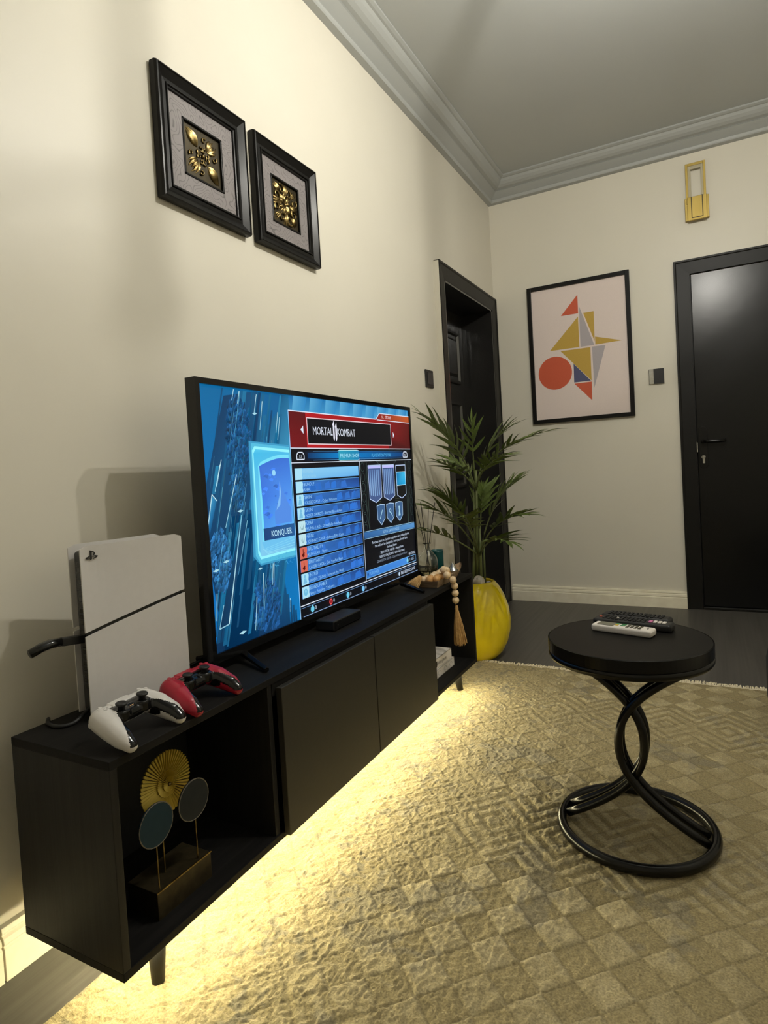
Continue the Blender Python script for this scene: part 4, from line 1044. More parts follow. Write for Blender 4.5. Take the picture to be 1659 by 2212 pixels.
# ------------------------------------------------------------------ game controllers
def controller_mesh():
    b = B()
    def caps(p, q, r0, r1, flatw=1.0, n=14, m=10):
        pts = [Vector(p).lerp(Vector(q), s) for s in np.linspace(0, 1, m)]
        b.tube(pts, [r0 + (r1 - r0) * s for s in np.linspace(0, 1, m)], n)
        b.ball(p, r0, n, 8); b.ball(q, r1, n, 8)
    caps((-0.050, 0.034, -0.002), (0.050, 0.034, -0.002), 0.019, 0.019)
    caps((-0.046, 0.016, 0.000), (0.046, 0.016, 0.000), 0.0175, 0.0175)
    caps((-0.036, 0.004, 0.000), (0.036, 0.004, 0.000), 0.0130, 0.0130)
    for s in (-1, 1):
        caps((s * 0.053, 0.026, 0.000), (s * 0.060, -0.006, -0.006), 0.0225, 0.0225)
        caps((s * 0.060, -0.006, -0.006), (s * 0.0645, -0.036, -0.016), 0.0225, 0.0190)
        caps((s * 0.0645, -0.036, -0.016), (s * 0.0645, -0.056, -0.025), 0.0190, 0.0130)
        b.lathe([(0.0165, -0.005), (0.0165, 0.0135), (0.0150, 0.0165)], (s * 0.0265, 0.004, 0), 20)
        caps((s * 0.046, 0.050, -0.012), (s * 0.056, 0.046, -0.012), 0.008, 0.008)
    me = b.mesh('controller_shell')
    ob = bpy.data.objects.new('tmp', me); COL.objects.link(ob)
    r = ob.modifiers.new('r', 'REMESH'); r.mode = 'VOXEL'; r.voxel_size = 0.0021
    sm = ob.modifiers.new('s', 'SMOOTH'); sm.factor = 0.5; sm.iterations = 9
    dg = bpy.context.evaluated_depsgraph_get()
    out = bpy.data.meshes.new_from_object(ob.evaluated_get(dg))
    bpy.data.objects.remove(ob); bpy.data.meshes.remove(me)
    co = np.empty(len(out.vertices) * 3); out.vertices.foreach_get('co', co); co = co.reshape(-1, 3)
    parts = {'shell': [], 'face': []}
    for p in out.polygons:
        u, v, w = p.center; n = p.normal; au = abs(u)
        lim = 0.0395 if v > 0.004 else 0.0395 + (0.004 - v) * 0.50
        black = au < lim and v < 0.027 and (n.z > (-0.62 if (v > -0.004 or au < 0.043) else 0.05)) and w > -0.036
        parts['face' if black else 'shell'].append(tuple(p.vertices))
    bpy.data.meshes.remove(out)
    res = {}
    for k, fs in parts.items():
        used = sorted({i for f in fs for i in f}); mp = {i: j for j, i in enumerate(used)}
        m = bpy.data.meshes.new('controller_' + k); m.from_pydata([tuple(co[i]) for i in used], [], [tuple(mp[i] for i in f) for f in fs]); m.update()
        m.polygons.foreach_set('use_smooth', [True] * len(m.polygons)); res[k] = m
    res['bounds'] = co
    return res
CM = controller_mesh()
def controller(label, x, y, yaw_, tilt, shell):
    # local u -> +y, v -> -x, w -> +z, then tilted so the trigger side is raised
    base = Matrix(((0, -1, 0), (1, 0, 0), (0, 0, 1)))
    rot = Matrix.Rotation(yaw_, 3, 'Z') @ Matrix.Rotation(tilt, 3, 'Y') @ base
    zmin = min((rot @ Vector(p)).z for p in CM['bounds'][::7])
    t = thing('game_controller', label, 'controller', (x, y, CZ1 - zmin + 0.0004), rot.to_euler())
    sh = CM['shell'].copy(); fc = CM['face'].copy()
    link('shell', sh, shell, t, local=True); link('faceplate', fc, 'gloss_black', t, local=True)
    for s in (-1, 1):
        o = B().lathe([(0.0065, 0.015), (0.0065, 0.0225), (0.0105, 0.0240), (0.0112, 0.0268), (0.0095, 0.0285), (0.006, 0.0275)], (s * 0.0265, 0.004, 0), 22).build('thumbstick', 'matt_black', t, smooth=True, local=True)
        B().box(s * 0.046 - 0.008, s * 0.046 + 0.008, 0.044, 0.060, -0.020, -0.006).build('trigger', 'matt_black', t, bevel=0.004, local=True, seg=3)
    zt_ = 0.0162
    B().box(-0.0265, 0.0265, 0.0245, 0.045, 0.006, 0.0180).build('touchpad', shell, t, bevel=0.004, local=True, seg=3)
    for a in range(4):
        dx, dy = ((0.0085, 0), (-0.0085, 0), (0, 0.0085), (0, -0.0085))[a]
        B().lathe([(0.0042, 0.016), (0.0042, 0.0216), (0.0034, 0.0224)], (0.050 + dx, 0.026 + dy, 0), 16).build('button', shell, t, local=True)
        p = [(-0.0035, 0.003), (0.0035, 0.003), (0.0035, 0.009), (0, 0.0105), (-0.0035, 0.009)]
        ca, sa = math.cos(a * PI / 2), math.sin(a * PI / 2)
        B().prism([(q[0] * ca - q[1] * sa, q[0] * sa + q[1] * ca) for q in p], lambda p_, q_, s_: (-0.050 + p_, 0.026 + q_, s_), 0.016, 0.0222).build('direction_key', shell, t, bevel=0.0006, local=True)
    B().box(-0.0045, 0.0045, 0.0045, 0.0065, 0.008, 0.0136).build('indicator', 'amber_led' if shell == 'white_plastic' else 'silver', t, local=True)
    return t
controller('white game controller with a glossy black centre, lying against the game console', 0.320, -3.534, 0.10, math.radians(5), 'white_plastic')
controller('crimson red game controller with a glossy black centre', 0.320, -3.366, 0.06, math.radians(5), 'red_plastic')

# ------------------------------------------------------------------ ornament in the open end
t = thing('table_ornament', 'gold pleated fan and two dark discs on thin rods over a brass block', 'ornament', (0.285, -3.44, CZ0 + TH))
zb = CZ0 + TH
B().box(0.245, 0.330, -3.517, -3.371, zb, 0.190).build('base_block', 'brass_dark', t, bevel=0.001)
B().box(0.3285, 0.3312, -3.518, -3.370, 0.1885, 0.1912).build('base_edge', 'brass', t)
for (y, x_, z1_) in ((-3.506, 0.324, 0.285), (-3.462, 0.292, 0.33), (-3.400, 0.322, 0.290)):
    B().tube([(x_, y, 0.189), (x_, y, z1_)], 0.0014, 8).build('rod', 'brass', t)
def blades(x, y, z, r0, r1, n, m):
    """flat pleats standing around a hub, with narrow gaps between them"""
    out = []
    for i in range(n):
        b = B(); a0 = 2 * PI * i / n
        for k in (0,):
            w0 = PI * r0 / n * 0.70; w1 = PI * r1 / n * 0.70
            ca, sa = math.cos(a0), math.sin(a0)
            P = [(r0, -w0), (r1, -w1), (r1 + 0.0012, 0), (r1, w1), (r0, w0)]
            lift = (0.0010, 0.0004, 0.0026, 0.0028, 0.0024)
            v = [(x + l, y + p[0] * ca - p[1] * sa, z + p[0] * sa + p[1] * ca) for p, l in zip(P, lift)]
            v += [(x - 0.0012, q[1], q[2]) for q in v]
            b.add(v, [(0, 1, 2, 3, 4), (9, 8, 7, 6, 5)] + [(j, (j + 1) % 5, 5 + (j + 1) % 5, 5 + j) for j in range(5)])
        out.append(b)
    return out
fo = B().lathe([(0.062, 0.2872), (0.062, 0.2886)], (0, -3.444, 0.368), 56, 'x').build('fan_disc', 'brass_dark', t)
for b in blades(0.2902, -3.444, 0.368, 0.018, 0.0645, 52, 0): b.build('pleat', 'fan_gold', fo)
for (xx, ra, rb, n) in ((0.2945, 0.010, 0.0255, 40), (0.2990, 0.004, 0.0140, 26)):
    d = B().lathe([(rb * 0.97, xx - 0.0030), (rb * 0.97, xx - 0.0014)], (0, -3.444, 0.368), 40, 'x')
    d.build('rosette_disc', 'brass_dark', t)
    q = B()
    for b in blades(xx, -3.444, 0.368, ra, rb, n, 0): q.add(b.v, b.f)
    o = q.build('rosette_pleats', 'fan_gold', fo); o['kind'] = 'stuff'
B().ball((0.3015, -3.444, 0.368), 0.004, 12, 8).build('fan_centre', 'brass', fo, smooth=True)
for (y, z, m, x_) in ((-3.506, 0.3215, 'blue_disc', 0.327), (-3.406, 0.3215, 'grey_disc', 0.327)):
    d = B().lathe([(0.0415, x_ - 0.003), (0.0415, x_ + 0.0015)], (0, y, z), 48, 'x').build('disc', m, t)
    b = B()
    b.tube([(x_ + 0.001, y + 0.0415 * math.cos(a), z + 0.0415 * math.sin(a)) for a in np.linspace(0, 2 * PI, 61)[:-1]], [0.0014 if i % 2 else 0.0009 for i in range(60)], 6, closed=True, up=(1, 0, 0))
    b.build('disc_rim', 'rim', d)

# ------------------------------------------------------------------ set-top box
t = thing('set_top_box', 'small flat black set-top box in front of the television', 'set-top box', (0.27, -2.703, CZ1))
B().box(0.234, 0.300, -2.787, -2.622, CZ1 + 0.002, CZ1 + 0.032).build('body', 'matt_black', t, bevel=0.004, seg=3)
B().box(0.2985, 0.3008, -2.783, -2.626, CZ1 + 0.006, CZ1 + 0.028).build('front_window', 'gloss_black', t)
B().box(0.3002, 0.3014, -2.768, -2.761, CZ1 + 0.015, CZ1 + 0.018).build('indicator', 'silver', t)
for yy in (-2.775, -2.634):
    for xx in (0.242, 0.292): B().lathe([(0.005, CZ1), (0.005, CZ1 + 0.004)], (xx, yy, 0), 10).build('rubber_foot', 'matt_black', t)

# ------------------------------------------------------------------ tray, garland, diffuser, cup, dish
t = thing('tray', 'narrow boat-shaped brown wooden tray under the bead garland', 'tray', (0.306, -1.93, CZ1))
def tray_shape():
    v = []; f = []; n = 24
    L0, L1 = -2.118, -1.742
    def hw(s): return 0.045 if s < 0.55 else 0.045 * (1 - ((s - 0.55) / 0.45) ** 1.6) + 0.002
    for layer in (0, 1):
        for i in range(n + 1):
            s = i / n; y = L0 + (L1 - L0) * s; w = hw(s)
            if layer: y = L0 + 0.012 + (L1 - L0 - 0.06) * s
            rise = 0.018 * (max(0, 2 * s - 1) ** 3)
            end = 0.012 if i == 0 else 0.0
            for k, (fw_, hz) in enumerate(((-1.0, 0.030), (-0.72, 0.016 + end), (0, 0.015 + end), (0.72, 0.016 + end), (1.0, 0.030))):
                v.append((0.313 + fw_ * w * (0.8 if layer else 1.0), y, CZ1 + (0.0002 if layer else hz + rise * 0.8)))
    idx = lambda l, i, k: l * (n + 1) * 5 + i * 5 + k
    for l in (0, 1):
        for i in range(n):
            for k in range(4): f.append((idx(l, i, k), idx(l, i + 1, k), idx(l, i + 1, k + 1), idx(l, i, k + 1)))
    for i in range(n):
        for k in (0, 4): f.append((idx(0, i, k), idx(0, i + 1, k), idx(1, i + 1, k), idx(1, i, k)))
    for k in range(4):
        for i in (0, n): f.append((idx(0, i, k), idx(0, i, k + 1), idx(1, i, k + 1), idx(1, i, k)))
    return B().add(v, f)
tray_shape().build('dish', 'tray', t)

def tassel(b, top, bot, w0, w1, n, seed, droop=None):
    rr = random.Random(seed); top = Vector(top); bot = Vector(bot); d = bot - top; d.normalize()
    e1 = d.cross(Vector((1, 0.2, 0.1))).normalized(); e2 = d.cross(e1)
    for k in range(n):
        a = rr.uniform(0, 2 * PI); r = math.sqrt(rr.random())
        o1 = e1 * math.cos(a) * r + e2 * math.sin(a) * r
        end = bot + o1 * w1 + d * rr.uniform(-0.008, 0.006)
        mid = top.lerp(bot, 0.45) + o1 * (w0 + (w1 - w0) * 0.55)
        if droop is not None: end.z = max(end.z, droop + 0.002 + rr.uniform(0, 0.006)); mid.z = max(mid.z, droop + 0.004)
        b.tube([top + o1 * w0, mid, end], [0.0015, 0.0015, 0.001], 4)
t = thing('bead_garland', 'string of wooden beads with jute tassels hanging over the stand edge', 'garland', (0.33, -2.03, CZ1))
pale, tan = 'bead', 'bead2'
bm = {}
for nm in (pale, tan):
    m = B().lathe([(max(0.0022, 0.0146 * math.sin(PI * k / 11)), -0.0146 * math.cos(PI * k / 11)) for k in range(12)], (0, 0, 0), 18).mesh('bead')
    m.polygons.foreach_set('use_smooth', [True] * len(m.polygons)); m.materials.append(M[nm]); bm[nm] = m
chain = [((0.2844, -2.0569, 0.5410), pale, 0.85), ((0.2853, -2.0971, 0.5425), pale, 0.95), ((0.3144, -2.0994, 0.5432), tan, 1.00), ((0.3362, -2.0800, 0.5432), tan, 1.00), ((0.3074, -2.0711, 0.5432), tan, 1.00), ((0.3293, -2.0512, 0.5436), tan, 1.03), ((0.3350, -2.0221, 0.5432), tan, 1.00), ((0.3000, -2.0300, 0.5432), pale, 1.00), ((0.2935, -1.9955, 0.5432), pale, 1.00), ((0.3227, -1.9956, 0.5432), pale, 1.00), ((0.2960, -1.9610, 0.5432), pale, 1.00), ((0.2964, -1.9318, 0.5432), pale, 1.00), ((0.2885, -1.9029, 0.5439), pale, 1.05), ((0.2975, -1.8744, 0.5432), pale, 1.00), ((0.3232, -1.9452, 0.5439), pale, 1.05), ((0.3398, -1.9710, 0.5439), tan, 1.05), ((0.3470, -2.0250, 0.5710), pale, 1.05), ((0.3700, -2.0489, 0.5544), pale, 1.05), ((0.3905, -2.0400, 0.5345), pale, 1.00), ((0.3910, -2.0260, 0.5075), pale, 1.00), ((0.3910, -2.0240, 0.4785), pale, 1.00), ((0.3910, -2.0240, 0.4495), pale, 1.00)]
for k, (p, nm, sc) in enumerate(chain):
    o = bpy.data.objects.new('bead', bm[nm]); COL.objects.link(o); o.parent = t
    o.matrix_parent_inverse = world_of(t).inverted(); o.location = p; o.scale = (sc, sc, sc)
    o.rotation_euler = (0.0, 0.0, 0.0) if k > 17 else (random.uniform(-1, 1), random.uniform(-1, 1), random.uniform(-1, 1))
B().tube([c[0] for c in chain] + [(0.391, -2.024, 0.430)], 0.0013, 6).build('cord', 'jute', t)
B().lathe([(0.006, 0.402), (0.0078, 0.406), (0.0068, 0.411), (0.0080, 0.416), (0.0062, 0.421), (0.007, 0.426), (0.004, 0.429)], (0.3925, -2.023, 0), 14).build('tassel_binding', 'jute', t, smooth=True)
b = B(); tassel(b, (0.3925, -2.022, 0.408), (0.399, -2.014, 0.272), 0.0065, 0.0265, 220, 5)
o = b.build('tassel', 'jute', t); o['kind'] = 'stuff'
b = B(); tassel(b, (0.282, -2.110, 0.558), (0.264, -2.150, 0.523), 0.006, 0.024, 120, 6, CZ1)
o = b.build('tassel', 'jute', t); o['kind'] = 'stuff'

t = thing('reed_diffuser', 'clear ribbed glass bottle holding thin dark reeds beside the television', 'diffuser', (0.2225, -1.90, CZ1))
c = (0.2225, -1.90, CZ1)
b = B(); n = 48
prof = [(0.002, 0.0), (0.040, 0.0), (0.0435, 0.006), (0.0440, 0.078), (0.040, 0.092), (0.024, 0.112), (0.0125, 0.124), (0.0115, 0.146), (0.019, 0.148), (0.019, 0.151), (0.0095, 0.151), (0.0092, 0.124), (0.021, 0.110), (0.037, 0.090), (0.0412, 0.077), (0.0405, 0.008), (0.002, 0.005)]
k0 = 0; b.lathe(prof, c, n, caps=False)
for i, p in enumerate(b.v):        # vertical ribs on the outside of the body
    ring_ = i // n
    if 1 <= ring_ <= 4 and (i % n) % 2:
        b.v[i] = (c[0] + (p[0] - c[0]) * 0.965, c[1] + (p[1] - c[1]) * 0.965, p[2])
b.build('bottle', 'glass', t, smooth=True)
B().lathe([(0.002, 0.0085), (0.038, 0.0085), (0.0392, 0.012), (0.0395, 0.034), (0.002, 0.034)], c, 32).build('oil', 'oil', t, smooth=False)
for (tx, ty, tz) in ((-0.050, 0.010, 0.335), (-0.012, -0.012, 0.330), (0.048, 0.002, 0.325), (-0.030, 0.030, 0.32), (0.030, -0.030, 0.30)):
    s_ = 0.147 / tz
    B().tube([(c[0] - tx * 0.35, c[1] - ty * 0.35, c[2] + 0.012), (c[0] + tx, c[1] + ty, c[2] + tz)], 0.0016, 6).build('reed', 'matt_black', t)

t = thing('candle_jar', 'small plain teal jar behind the glass reed bottle', 'jar', (0.2265, -1.802, CZ1))
B().lathe([(0.002, 0), (0.026, 0), (0.0275, 0.004), (0.0285, 0.100), (0.0295, 0.106), (0.0265, 0.106), (0.0255, 0.100), (0.0245, 0.008), (0.002, 0.008)], (0.2265, -1.802, CZ1), 36, caps=False).build('jar', 'teal', t, smooth=True)
B().lathe([(0.002, 0.06), (0.0248, 0.06), (0.0248, 0.085), (0.002, 0.085)], (0.2265, -1.802, CZ1), 24).build('wax', 'bead', t)
t = thing('metal_cone', 'little polished steel cone on the tray behind the beads', 'ornament', (0.311, -1.836, CZ1 + 0.0175))
B().lathe([(0.003, 0.010), (0.021, 0.010), (0.023, 0.013), (0.022, 0.018), (0.014, 0.030), (0.006, 0.046), (0.001, 0.050)], (0.311, -1.836, CZ1 + 0.0075), 28).build('cone', 'silver', t, smooth=False)
B().lathe([(0.0225, 0.0125), (0.0245, 0.015), (0.0225, 0.0178)], (0.311, -1.836, CZ1 + 0.0075), 28).build('rim', 'silver', t, smooth=True)

# ------------------------------------------------------------------ far open end: books and vase
def book(label, x0, x1, y0, y1, z0, z1):
    t = thing('book', label, 'book', ((x0 + x1) / 2, (y0 + y1) / 2, z0))
    cv = 0.0028
    b = B(); b.box(x0, x1, y0, y1, z0, z0 + cv); b.box(x0, x1, y0, y1, z1 - cv, z1); b.box(x1 - cv, x1, y0, y1, z0, z1)
    cov = b.build('cover', 'paper', t, bevel=0.0008)
    B().box(x0 + 0.004, x1 - cv - 0.0005, y0 + 0.004, y1 - 0.004, z0 + cv, z1 - cv).build('pages', 'pages', t)
    return t, cov
z0 = CZ0 + TH
t, cov = book('thick white book with faint line drawings, lowest in the open end', 0.118, 0.314, -2.205, -1.884, z0, z0 + 0.036)
b = B()
for k in range(3):
    yc = -2.05 + 0.062 * k
    curl_pts = [(0.3143, yc + 0.018 * math.cos(a) * (1 - a / 9), z0 + 0.017 + 0.012 * math.sin(a) * (1 - a / 9)) for a in np.linspace(0, 5.5, 18)]
    b.tube(curl_pts, 0.0005, 4, up=(1, 0, 0))
M['pale_ink'] = mat('pale_grey_ink', (0.25, 0.22, 0.19), 0.7, noise=(100, 0.6, (0.28, 0.25, 0.22)))
b.build('spine_drawing', 'pale_ink', cov)
t, cov = book('white book with a black shield and script name on its spine, under the vase', 0.122, 0.309, -2.205, -1.898, z0 + 0.0362, z0 + 0.0775)
b = B(); zc = z0 + 0.056
b.prism([(-0.007, 0.011), (0.007, 0.011), (0.007, -0.002), (0, -0.013), (-0.007, -0.002)], lambda p, q, s: (s, -2.062 + p, zc + q), 0.3088, 0.3096)
v, f, wd = text_mesh('Vera Jones', shear=0.35)
hh = 0.0205; b.add([(0.3096, -2.045 + p[0] * (0.088 / wd), zc - 0.006 + p[1] * hh) for p in v], f)
b.build('spine_lettering', 'ink', cov)
t = thing('vase', 'round black vase standing on the white books', 'vase', (0.235, -2.118, z0 + 0.0775))
B().lathe([(0.002, 0.0), (0.035, 0.0), (0.052, 0.014), (0.063, 0.040), (0.064, 0.060), (0.055, 0.088), (0.036, 0.108), (0.022, 0.120), (0.020, 0.136), (0.026, 0.146), (0.022, 0.146), (0.017, 0.136), (0.018, 0.120), (0.002, 0.110)], (0.235, -2.118, z0 + 0.0775), 40, caps=False).build('body', 'matt_black', t, smooth=True)

# ------------------------------------------------------------------ pot, stones, palm
PX, PY = 0.230, -1.330
t = thing('plant_pot', 'glossy yellow egg-shaped floor pot holding the palm', 'pot', (PX, PY, 0))
B().lathe([(0.002, 0.0), (0.078, 0.0), (0.100, 0.008), (0.128, 0.040), (0.152, 0.090), (0.166, 0.150), (0.169, 0.205), (0.160, 0.265), (0.142, 0.320), (0.120, 0.362), (0.100, 0.388), (0.090, 0.393), (0.084, 0.388), (0.100, 0.362), (0.125, 0.31), (0.14, 0.25), (0.002, 0.24)], (PX, PY, 0), 64, caps=False).build('body', 'yellow', t, smooth=True)
B().lathe([(0.002, 0.33), (0.108, 0.33), (0.094, 0.362), (0.002, 0.366)], (PX, PY, 0), 32, caps=False).build('soil', 'brass_dark', t)
for k, (dx, dy, r, sc) in enumerate(((0.034, -0.046, 0.027, (1.15, 1.0, 1.2)), (-0.024, -0.052, 0.022, (1.1, 0.9, 1.0)), (0.070, 0.004, 0.016, (1, 1.2, 1.0)))):
    b = B().ball((0, 0, 0), r, 14, 9, sc)
    b.v = [tuple(Vector(p) * (1 + 0.10 * math.sin(37 * p[0] + 91 * p[1] * 3 + 50 * p[2] + k))) for p in b.v]
    b.v = [(PX + dx + p[0], PY + dy + p[1], 0.362 + r * sc[2] * 0.98 + p[2]) for p in b.v]
    o = b.build('pebble', 'stone', None, smooth=False)
    tag(o, ('largest pale grey pebble heaped in the mouth of the yellow pot', 'flat pale pebble on the television stand side of the yellow pot mouth', 'small pale pebble nearest the palm stems in the yellow pot')[k], 'pebble', None)

palm = thing('palm_plant', 'green palm with two tiers of arching fronds in the yellow pot', 'plant', (PX, PY, 0.366))
def leaflet_mesh():
    v = []; f = []; n = 6
    for k in range(n + 1):
        s = k / n; w = 0.066 * (math.sin(PI * (0.12 + 0.88 * s) ** 0.75)) + 0.001; dz = -0.16 * s * s
        v += [(s, w, dz + 0.35 * w), (s, 0, dz), (s, -w, dz + 0.35 * w)]
    for k in range(n):
        a = k * 3
        f += [(a, a + 1, a + 4, a + 3), (a + 1, a + 2, a + 5, a + 4)]
    me = B().add(v, f).mesh('leaflet'); me.materials.append(M['leaf'])
    me.polygons.foreach_set('use_smooth', [True] * len(me.polygons))
    return me
LM = leaflet_mesh()
RP = random.Random(12)
def bez(p0, p1, p2, s): return p0 * (1 - s) ** 2 + p1 * 2 * s * (1 - s) + p2 * s * s
def frond(base, ctrl, tip, npairs, L, start=0.35, narrow=1.0):
    base, ctrl, tip = Vector(base), Vector(ctrl), Vector(tip)
    pts = [bez(base, ctrl, tip, s) for s in np.linspace(0, 1, 14)]
    fo = B().tube(pts, [0.0042 * (1 - 0.8 * k / 13) + 0.0006 for k in range(14)], 6).build('frond', 'stem', palm, smooth=True)
    for k in range(npairs):
        s = start + (1 - start) * (k + 0.5) / npairs
        p = bez(base, ctrl, tip, s); tg = (bez(base, ctrl, tip, min(1, s + 0.02)) - bez(base, ctrl, tip, s - 0.02)).normalized()
        up_ = Vector((0, 0, 1)); side = tg.cross(up_)
        side = side.normalized() if side.length > 0.15 else Vector((0.8, -0.6, 0)).normalized()
        nr = side.cross(tg).normalized()
        prof = math.sin(PI * (0.22 + 0.70 * (k + 0.5) / npairs)) ** 0.7
        for sg in (-1, 1):
            ph = math.radians((62 - 36 * s) * narrow + RP.uniform(-7, 7))
            d = (tg * math.cos(ph) + side * sg * math.sin(ph) + nr * RP.uniform(-0.10, 0.35)).normalized()
            ln = L * 1.12 * prof * RP.uniform(0.85, 1.1)
            nn = (nr + side * RP.uniform(-0.7, 0.7)).normalized(); yv = nn.cross(d).normalized(); zv = d.cross(yv)
            m3 = Matrix((d * ln, yv * ln * RP.uniform(0.9, 1.25), zv * ln)).transposed().to_4x4(); m3.translation = p
            e_ = p + d * ln
            if min(e_.x, p.x) < 0.035: continue
            o = bpy.data.objects.new('leaflet', LM); COL.objects.link(o); o.parent = fo; o.matrix_parent_inverse = Matrix.Identity(4); o.matrix_basis = m3
    if npairs and (tip + (tip - pts[-2]).normalized() * L * 0.7).x > 0.03:
        o = bpy.data.objects.new('leaflet', LM); COL.objects.link(o); o.parent = fo; o.matrix_parent_inverse = Matrix.Identity(4)
        d = (tip - pts[-2]).normalized(); side = d.cross(Vector((0, 0, 1))); side = side.normalized() if side.length > 0.1 else Vector((1, 0, 0)); zv = side.cross(d)
        ln = L * 0.7; m3 = Matrix((d * ln, -side * ln, zv * ln)).transposed().to_4x4(); m3.translation = tip; o.matrix_basis = m3
S0 = Vector((PX + 0.012, PY, 0.36))
# canes
for (dx, dy, tx, ty, tz, r) in ((0.0, 0.0, 0.020, 0.010, 0.96, 0.0085), (-0.014, 0.010, 0.004, 0.004, 0.90, 0.006), (0.022, -0.008, 0.026, 0.0, 0.66, 0.008), (-0.022, -0.012, -0.004, -0.004, 0.62, 0.007), (0.036, 0.006, 0.040, 0.010, 0.60, 0.006)):
    B().tube([(S0.x + dx, S0.y + dy, 0.345), (S0.x + (dx + tx) * 0.5, S0.y + (dy + ty) * 0.5, 0.345 + (tz - 0.345) * 0.5), (S0.x + tx, S0.y + ty, tz)], [r, r * 0.9, r * 0.6], 10).build('cane', 'stem', palm, smooth=True)
cx_, cy_ = S0.x + 0.018, S0.y
up_b = (cx_, cy_, 0.86); lo_b = (cx_, cy_, 0.52)
F = [  # base, control, tip, leaflet pairs, leaflet length, start
    (up_b, (0.235, -1.47, 1.14), (0.080, -1.58, 1.250), 12, 0.165, 0.30),
    (up_b, (0.275, -1.40, 1.02), (0.280, -1.40, 1.200), 5, 0.115, 0.55),
    (up_b, (0.34, -1.44, 1.08), (0.690, -1.50, 1.125), 12, 0.110, 0.32),
    (up_b, (0.32, -1.36, 1.10), (0.450, -1.30, 1.170), 10, 0.135, 0.35),
    (up_b, (0.34, -1.50, 0.99), (0.520, -1.62, 1.030), 8, 0.125, 0.35),
    (up_b, (0.22, -1.33, 1.00), (0.100, -1.28, 1.030), 9, 0.130, 0.30),
    (up_b, (0.26, -1.52, 0.98), (0.200, -1.66, 1.010), 7, 0.120, 0.35),
    (lo_b, (0.20, -1.45, 0.76), (0.050, -1.54, 0.800), 10, 0.150, 0.40),
    (lo_b, (0.33, -1.36, 0.80), (0.450, -1.28, 0.900), 10, 0.150, 0.40),
    (lo_b, (0.36, -1.44, 0.74), (0.560, -1.50, 0.745), 11, 0.140, 0.42),
    (lo_b, (0.36, -1.48, 0.66), (0.500, -1.58, 0.625), 9, 0.140, 0.42),
    (lo_b, (0.18, -1.50, 0.66), (0.075, -1.64, 0.690), 9, 0.135, 0.42),
    (lo_b, (0.24, -1.50, 0.82), (0.160, -1.60, 0.870), 9, 0.135, 0.45),
    (lo_b, (0.29, -1.55, 0.74), (0.330, -1.70, 0.760), 8, 0.130, 0.45),
    (lo_b, (0.28, -1.34, 0.80), (0.280, -1.25, 0.870), 8, 0.135, 0.45),
]
for a in F: frond(*a)

# ------------------------------------------------------------------ round side table
TXc, TYc, TR = 1.104, -2.634, 0.199
t = thing('side_table', 'small round black side table on crossed curved metal legs', 'side table', (TXc, TYc, 0.009))
B().lathe([(0.002, 0.493), (TR - 0.0035, 0.493), (TR - 0.0035, 0.5200), (0.002, 0.5200)], (TXc, TYc, 0), 96, caps=False).build('table_top', 'table_top', t)
B().lathe([(TR - 0.0033, 0.4905), (TR, 0.4905), (TR, 0.5192), (TR - 0.0033, 0.5204)], (TXc, TYc, 0), 96, caps=False).build('edge_band', 'black_metal', t)
RZ = 0.024
b = B(); b.tube([(TXc + 0.190 * math.cos(a), TYc + 0.190 * math.sin(a), 0.4805) for a in np.linspace(0, 2 * PI, 73)[:-1]], 0.0095, 10, closed=True, ry=0.0115)
b.build('top_ring', 'black_metal', t, smooth=True)
b = B(); b.tube([(TXc + 0.186 * math.cos(a), TYc + 0.186 * math.sin(a), RZ) for a in np.linspace(0, 2 * PI, 73)[:-1]], 0.0125, 12, closed=True, ry=0.0148)
b.build('base_ring', 'black_metal', t, smooth=True)
for sgn in (1, -1):
    for dy in (-0.024, 0.024):
        # tall arc: starts under one side of the top, bows across the middle, lands on the base ring
        pts = []
        for k in range(25):
            s = k / 24; z = 0.028 + (0.470 - 0.028) * s
            q = (z - 0.249) / 0.221
            xo = sgn * (-0.030 + 0.200 * abs(q) ** 2.2)
            lim = math.sqrt(0.184 ** 2 - dy ** 2)
            xo = max(-lim, min(lim, xo))
            pts.append((TXc + xo, TYc + dy * (0.9 if sgn > 0 else 1.0) + (-0.010 if sgn > 0 else 0.010), z))
        B().tube(pts, 0.0108, 12, up=(0, 1, 0)).build('leg', 'black_metal', t, smooth=True)

# ------------------------------------------------------------------ remote controls on the table
def remote(label, p0, p1, wd, th, body, z, buttons):
    p0 = Vector(p0); p1 = Vector(p1); d = p1 - p0; L = d.length; a = math.atan2(d.y, d.x)
    t = thing('remote_control', label, 'remote', (p0.x, p0.y, z), (0, 0, a))
    B().box(0, L, -wd / 2, wd / 2, 0.0, th).build('body', body, t, bevel=min(th, wd) * 0.36, local=True, seg=4)
    for (x, y, w, h, hz, m, nm) in buttons:
        B().box(x - w / 2, x + w / 2, y - h / 2, y + h / 2, th - 0.001, th + hz).build(nm, m, t, bevel=min(w, h) * 0.2, local=True)
    return t
bt = [(0.036, 0, 0.044, 0.034, 0.0006, 'rub_grey', 'display')]
bt += [(0.064, -0.002, 0.009, 0.009, 0.0016, 'rub_yellow', 'button'), (0.064, 0.011, 0.010, 0.007, 0.0016, 'rub_green', 'button'), (0.080, 0.011, 0.012, 0.007, 0.0016, 'rub_green', 'button'), (0.080, -0.002, 0.012, 0.010, 0.0016, 'rub_green', 'button')]
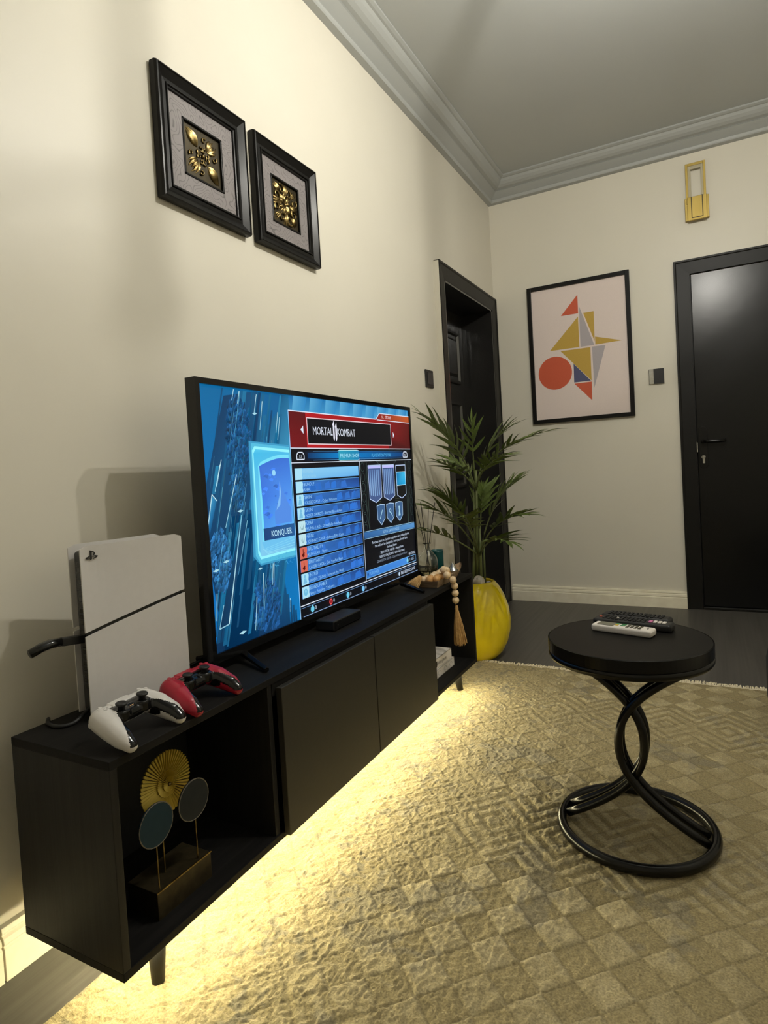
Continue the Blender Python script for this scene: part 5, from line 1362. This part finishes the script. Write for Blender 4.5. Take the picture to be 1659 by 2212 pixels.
for k in range(4):
    for q in (-0.011, 0.0, 0.011):
        bt.append((0.094 + 0.0105 * k, q, 0.0075, 0.0085, 0.0014, 'rub_grey' if (k + int(q * 100)) % 2 else 'brass_dark', 'button'))
bt.append((0.144, 0, 0.004, 0.010, 0.0003, 'ink', 'logo_mark'))
remote('pale grey remote control with a small screen, on the round table', (1.012, -2.573), (1.166, -2.612), 0.044, 0.019, 'rub_white', 0.5202, bt)
bt = [(0.016, 0.0, 0.008, 0.008, 0.002, 'p_red', 'button'), (0.062, 0.004, 0.006, 0.006, 0.002, 'rub_white', 'button')]
for k in range(10):
    for q in (-0.014, 0, 0.014):
        x_ = 0.030 + k * 0.0115
        if abs(x_ - 0.062) < 0.008 and q == 0: continue
        bt.append((x_, q, 0.0085, 0.0085, 0.0030, 'matt_black', 'button'))
for k in range(4):
    bt.append((0.150 + 0.0115 * k, -0.002, 0.009, 0.020, 0.0026, 'rub_pink' if k == 0 else 'rub_white', 'button'))
remote('black remote control with a row of white and pink buttons, on the round table', (1.006, -2.508), (1.208, -2.546), 0.050, 0.020, 'matt_black', 0.5202, bt)
bt = []
for k in range(13):
    for q in (-0.013, 0, 0.013):
        bt.append((0.022 + k * 0.0115, q, 0.0080, 0.0090, 0.0030, 'matt_black', 'button'))
remote('all-black remote control lying furthest from the pale grey one on the round table', (1.020, -2.452), (1.200, -2.486), 0.046, 0.020, 'matt_black', 0.5202, bt)

# ------------------------------------------------------------------ pouf at the frame edge
QX, QY = 1.775, -1.78
t = thing('pouf', 'low round navy upholstered pouf on the rug beyond the side table', 'pouf', (QX, QY, 0.010))
B().lathe([(0.002, 0.012), (0.255, 0.012), (0.290, 0.022), (0.308, 0.050), (0.316, 0.11), (0.316, 0.24), (0.306, 0.285), (0.28, 0.305), (0.20, 0.315), (0.002, 0.318)], (QX, QY, 0), 72, caps=False).build('cushion', 'navy', t, smooth=True)
b = B(); b.tube([(QX + 0.300 * math.cos(a), QY + 0.300 * math.sin(a), 0.292) for a in np.linspace(0, 2 * PI, 73)[:-1]], 0.005, 8, closed=True)
b.build('piping', 'navy', t, smooth=True)
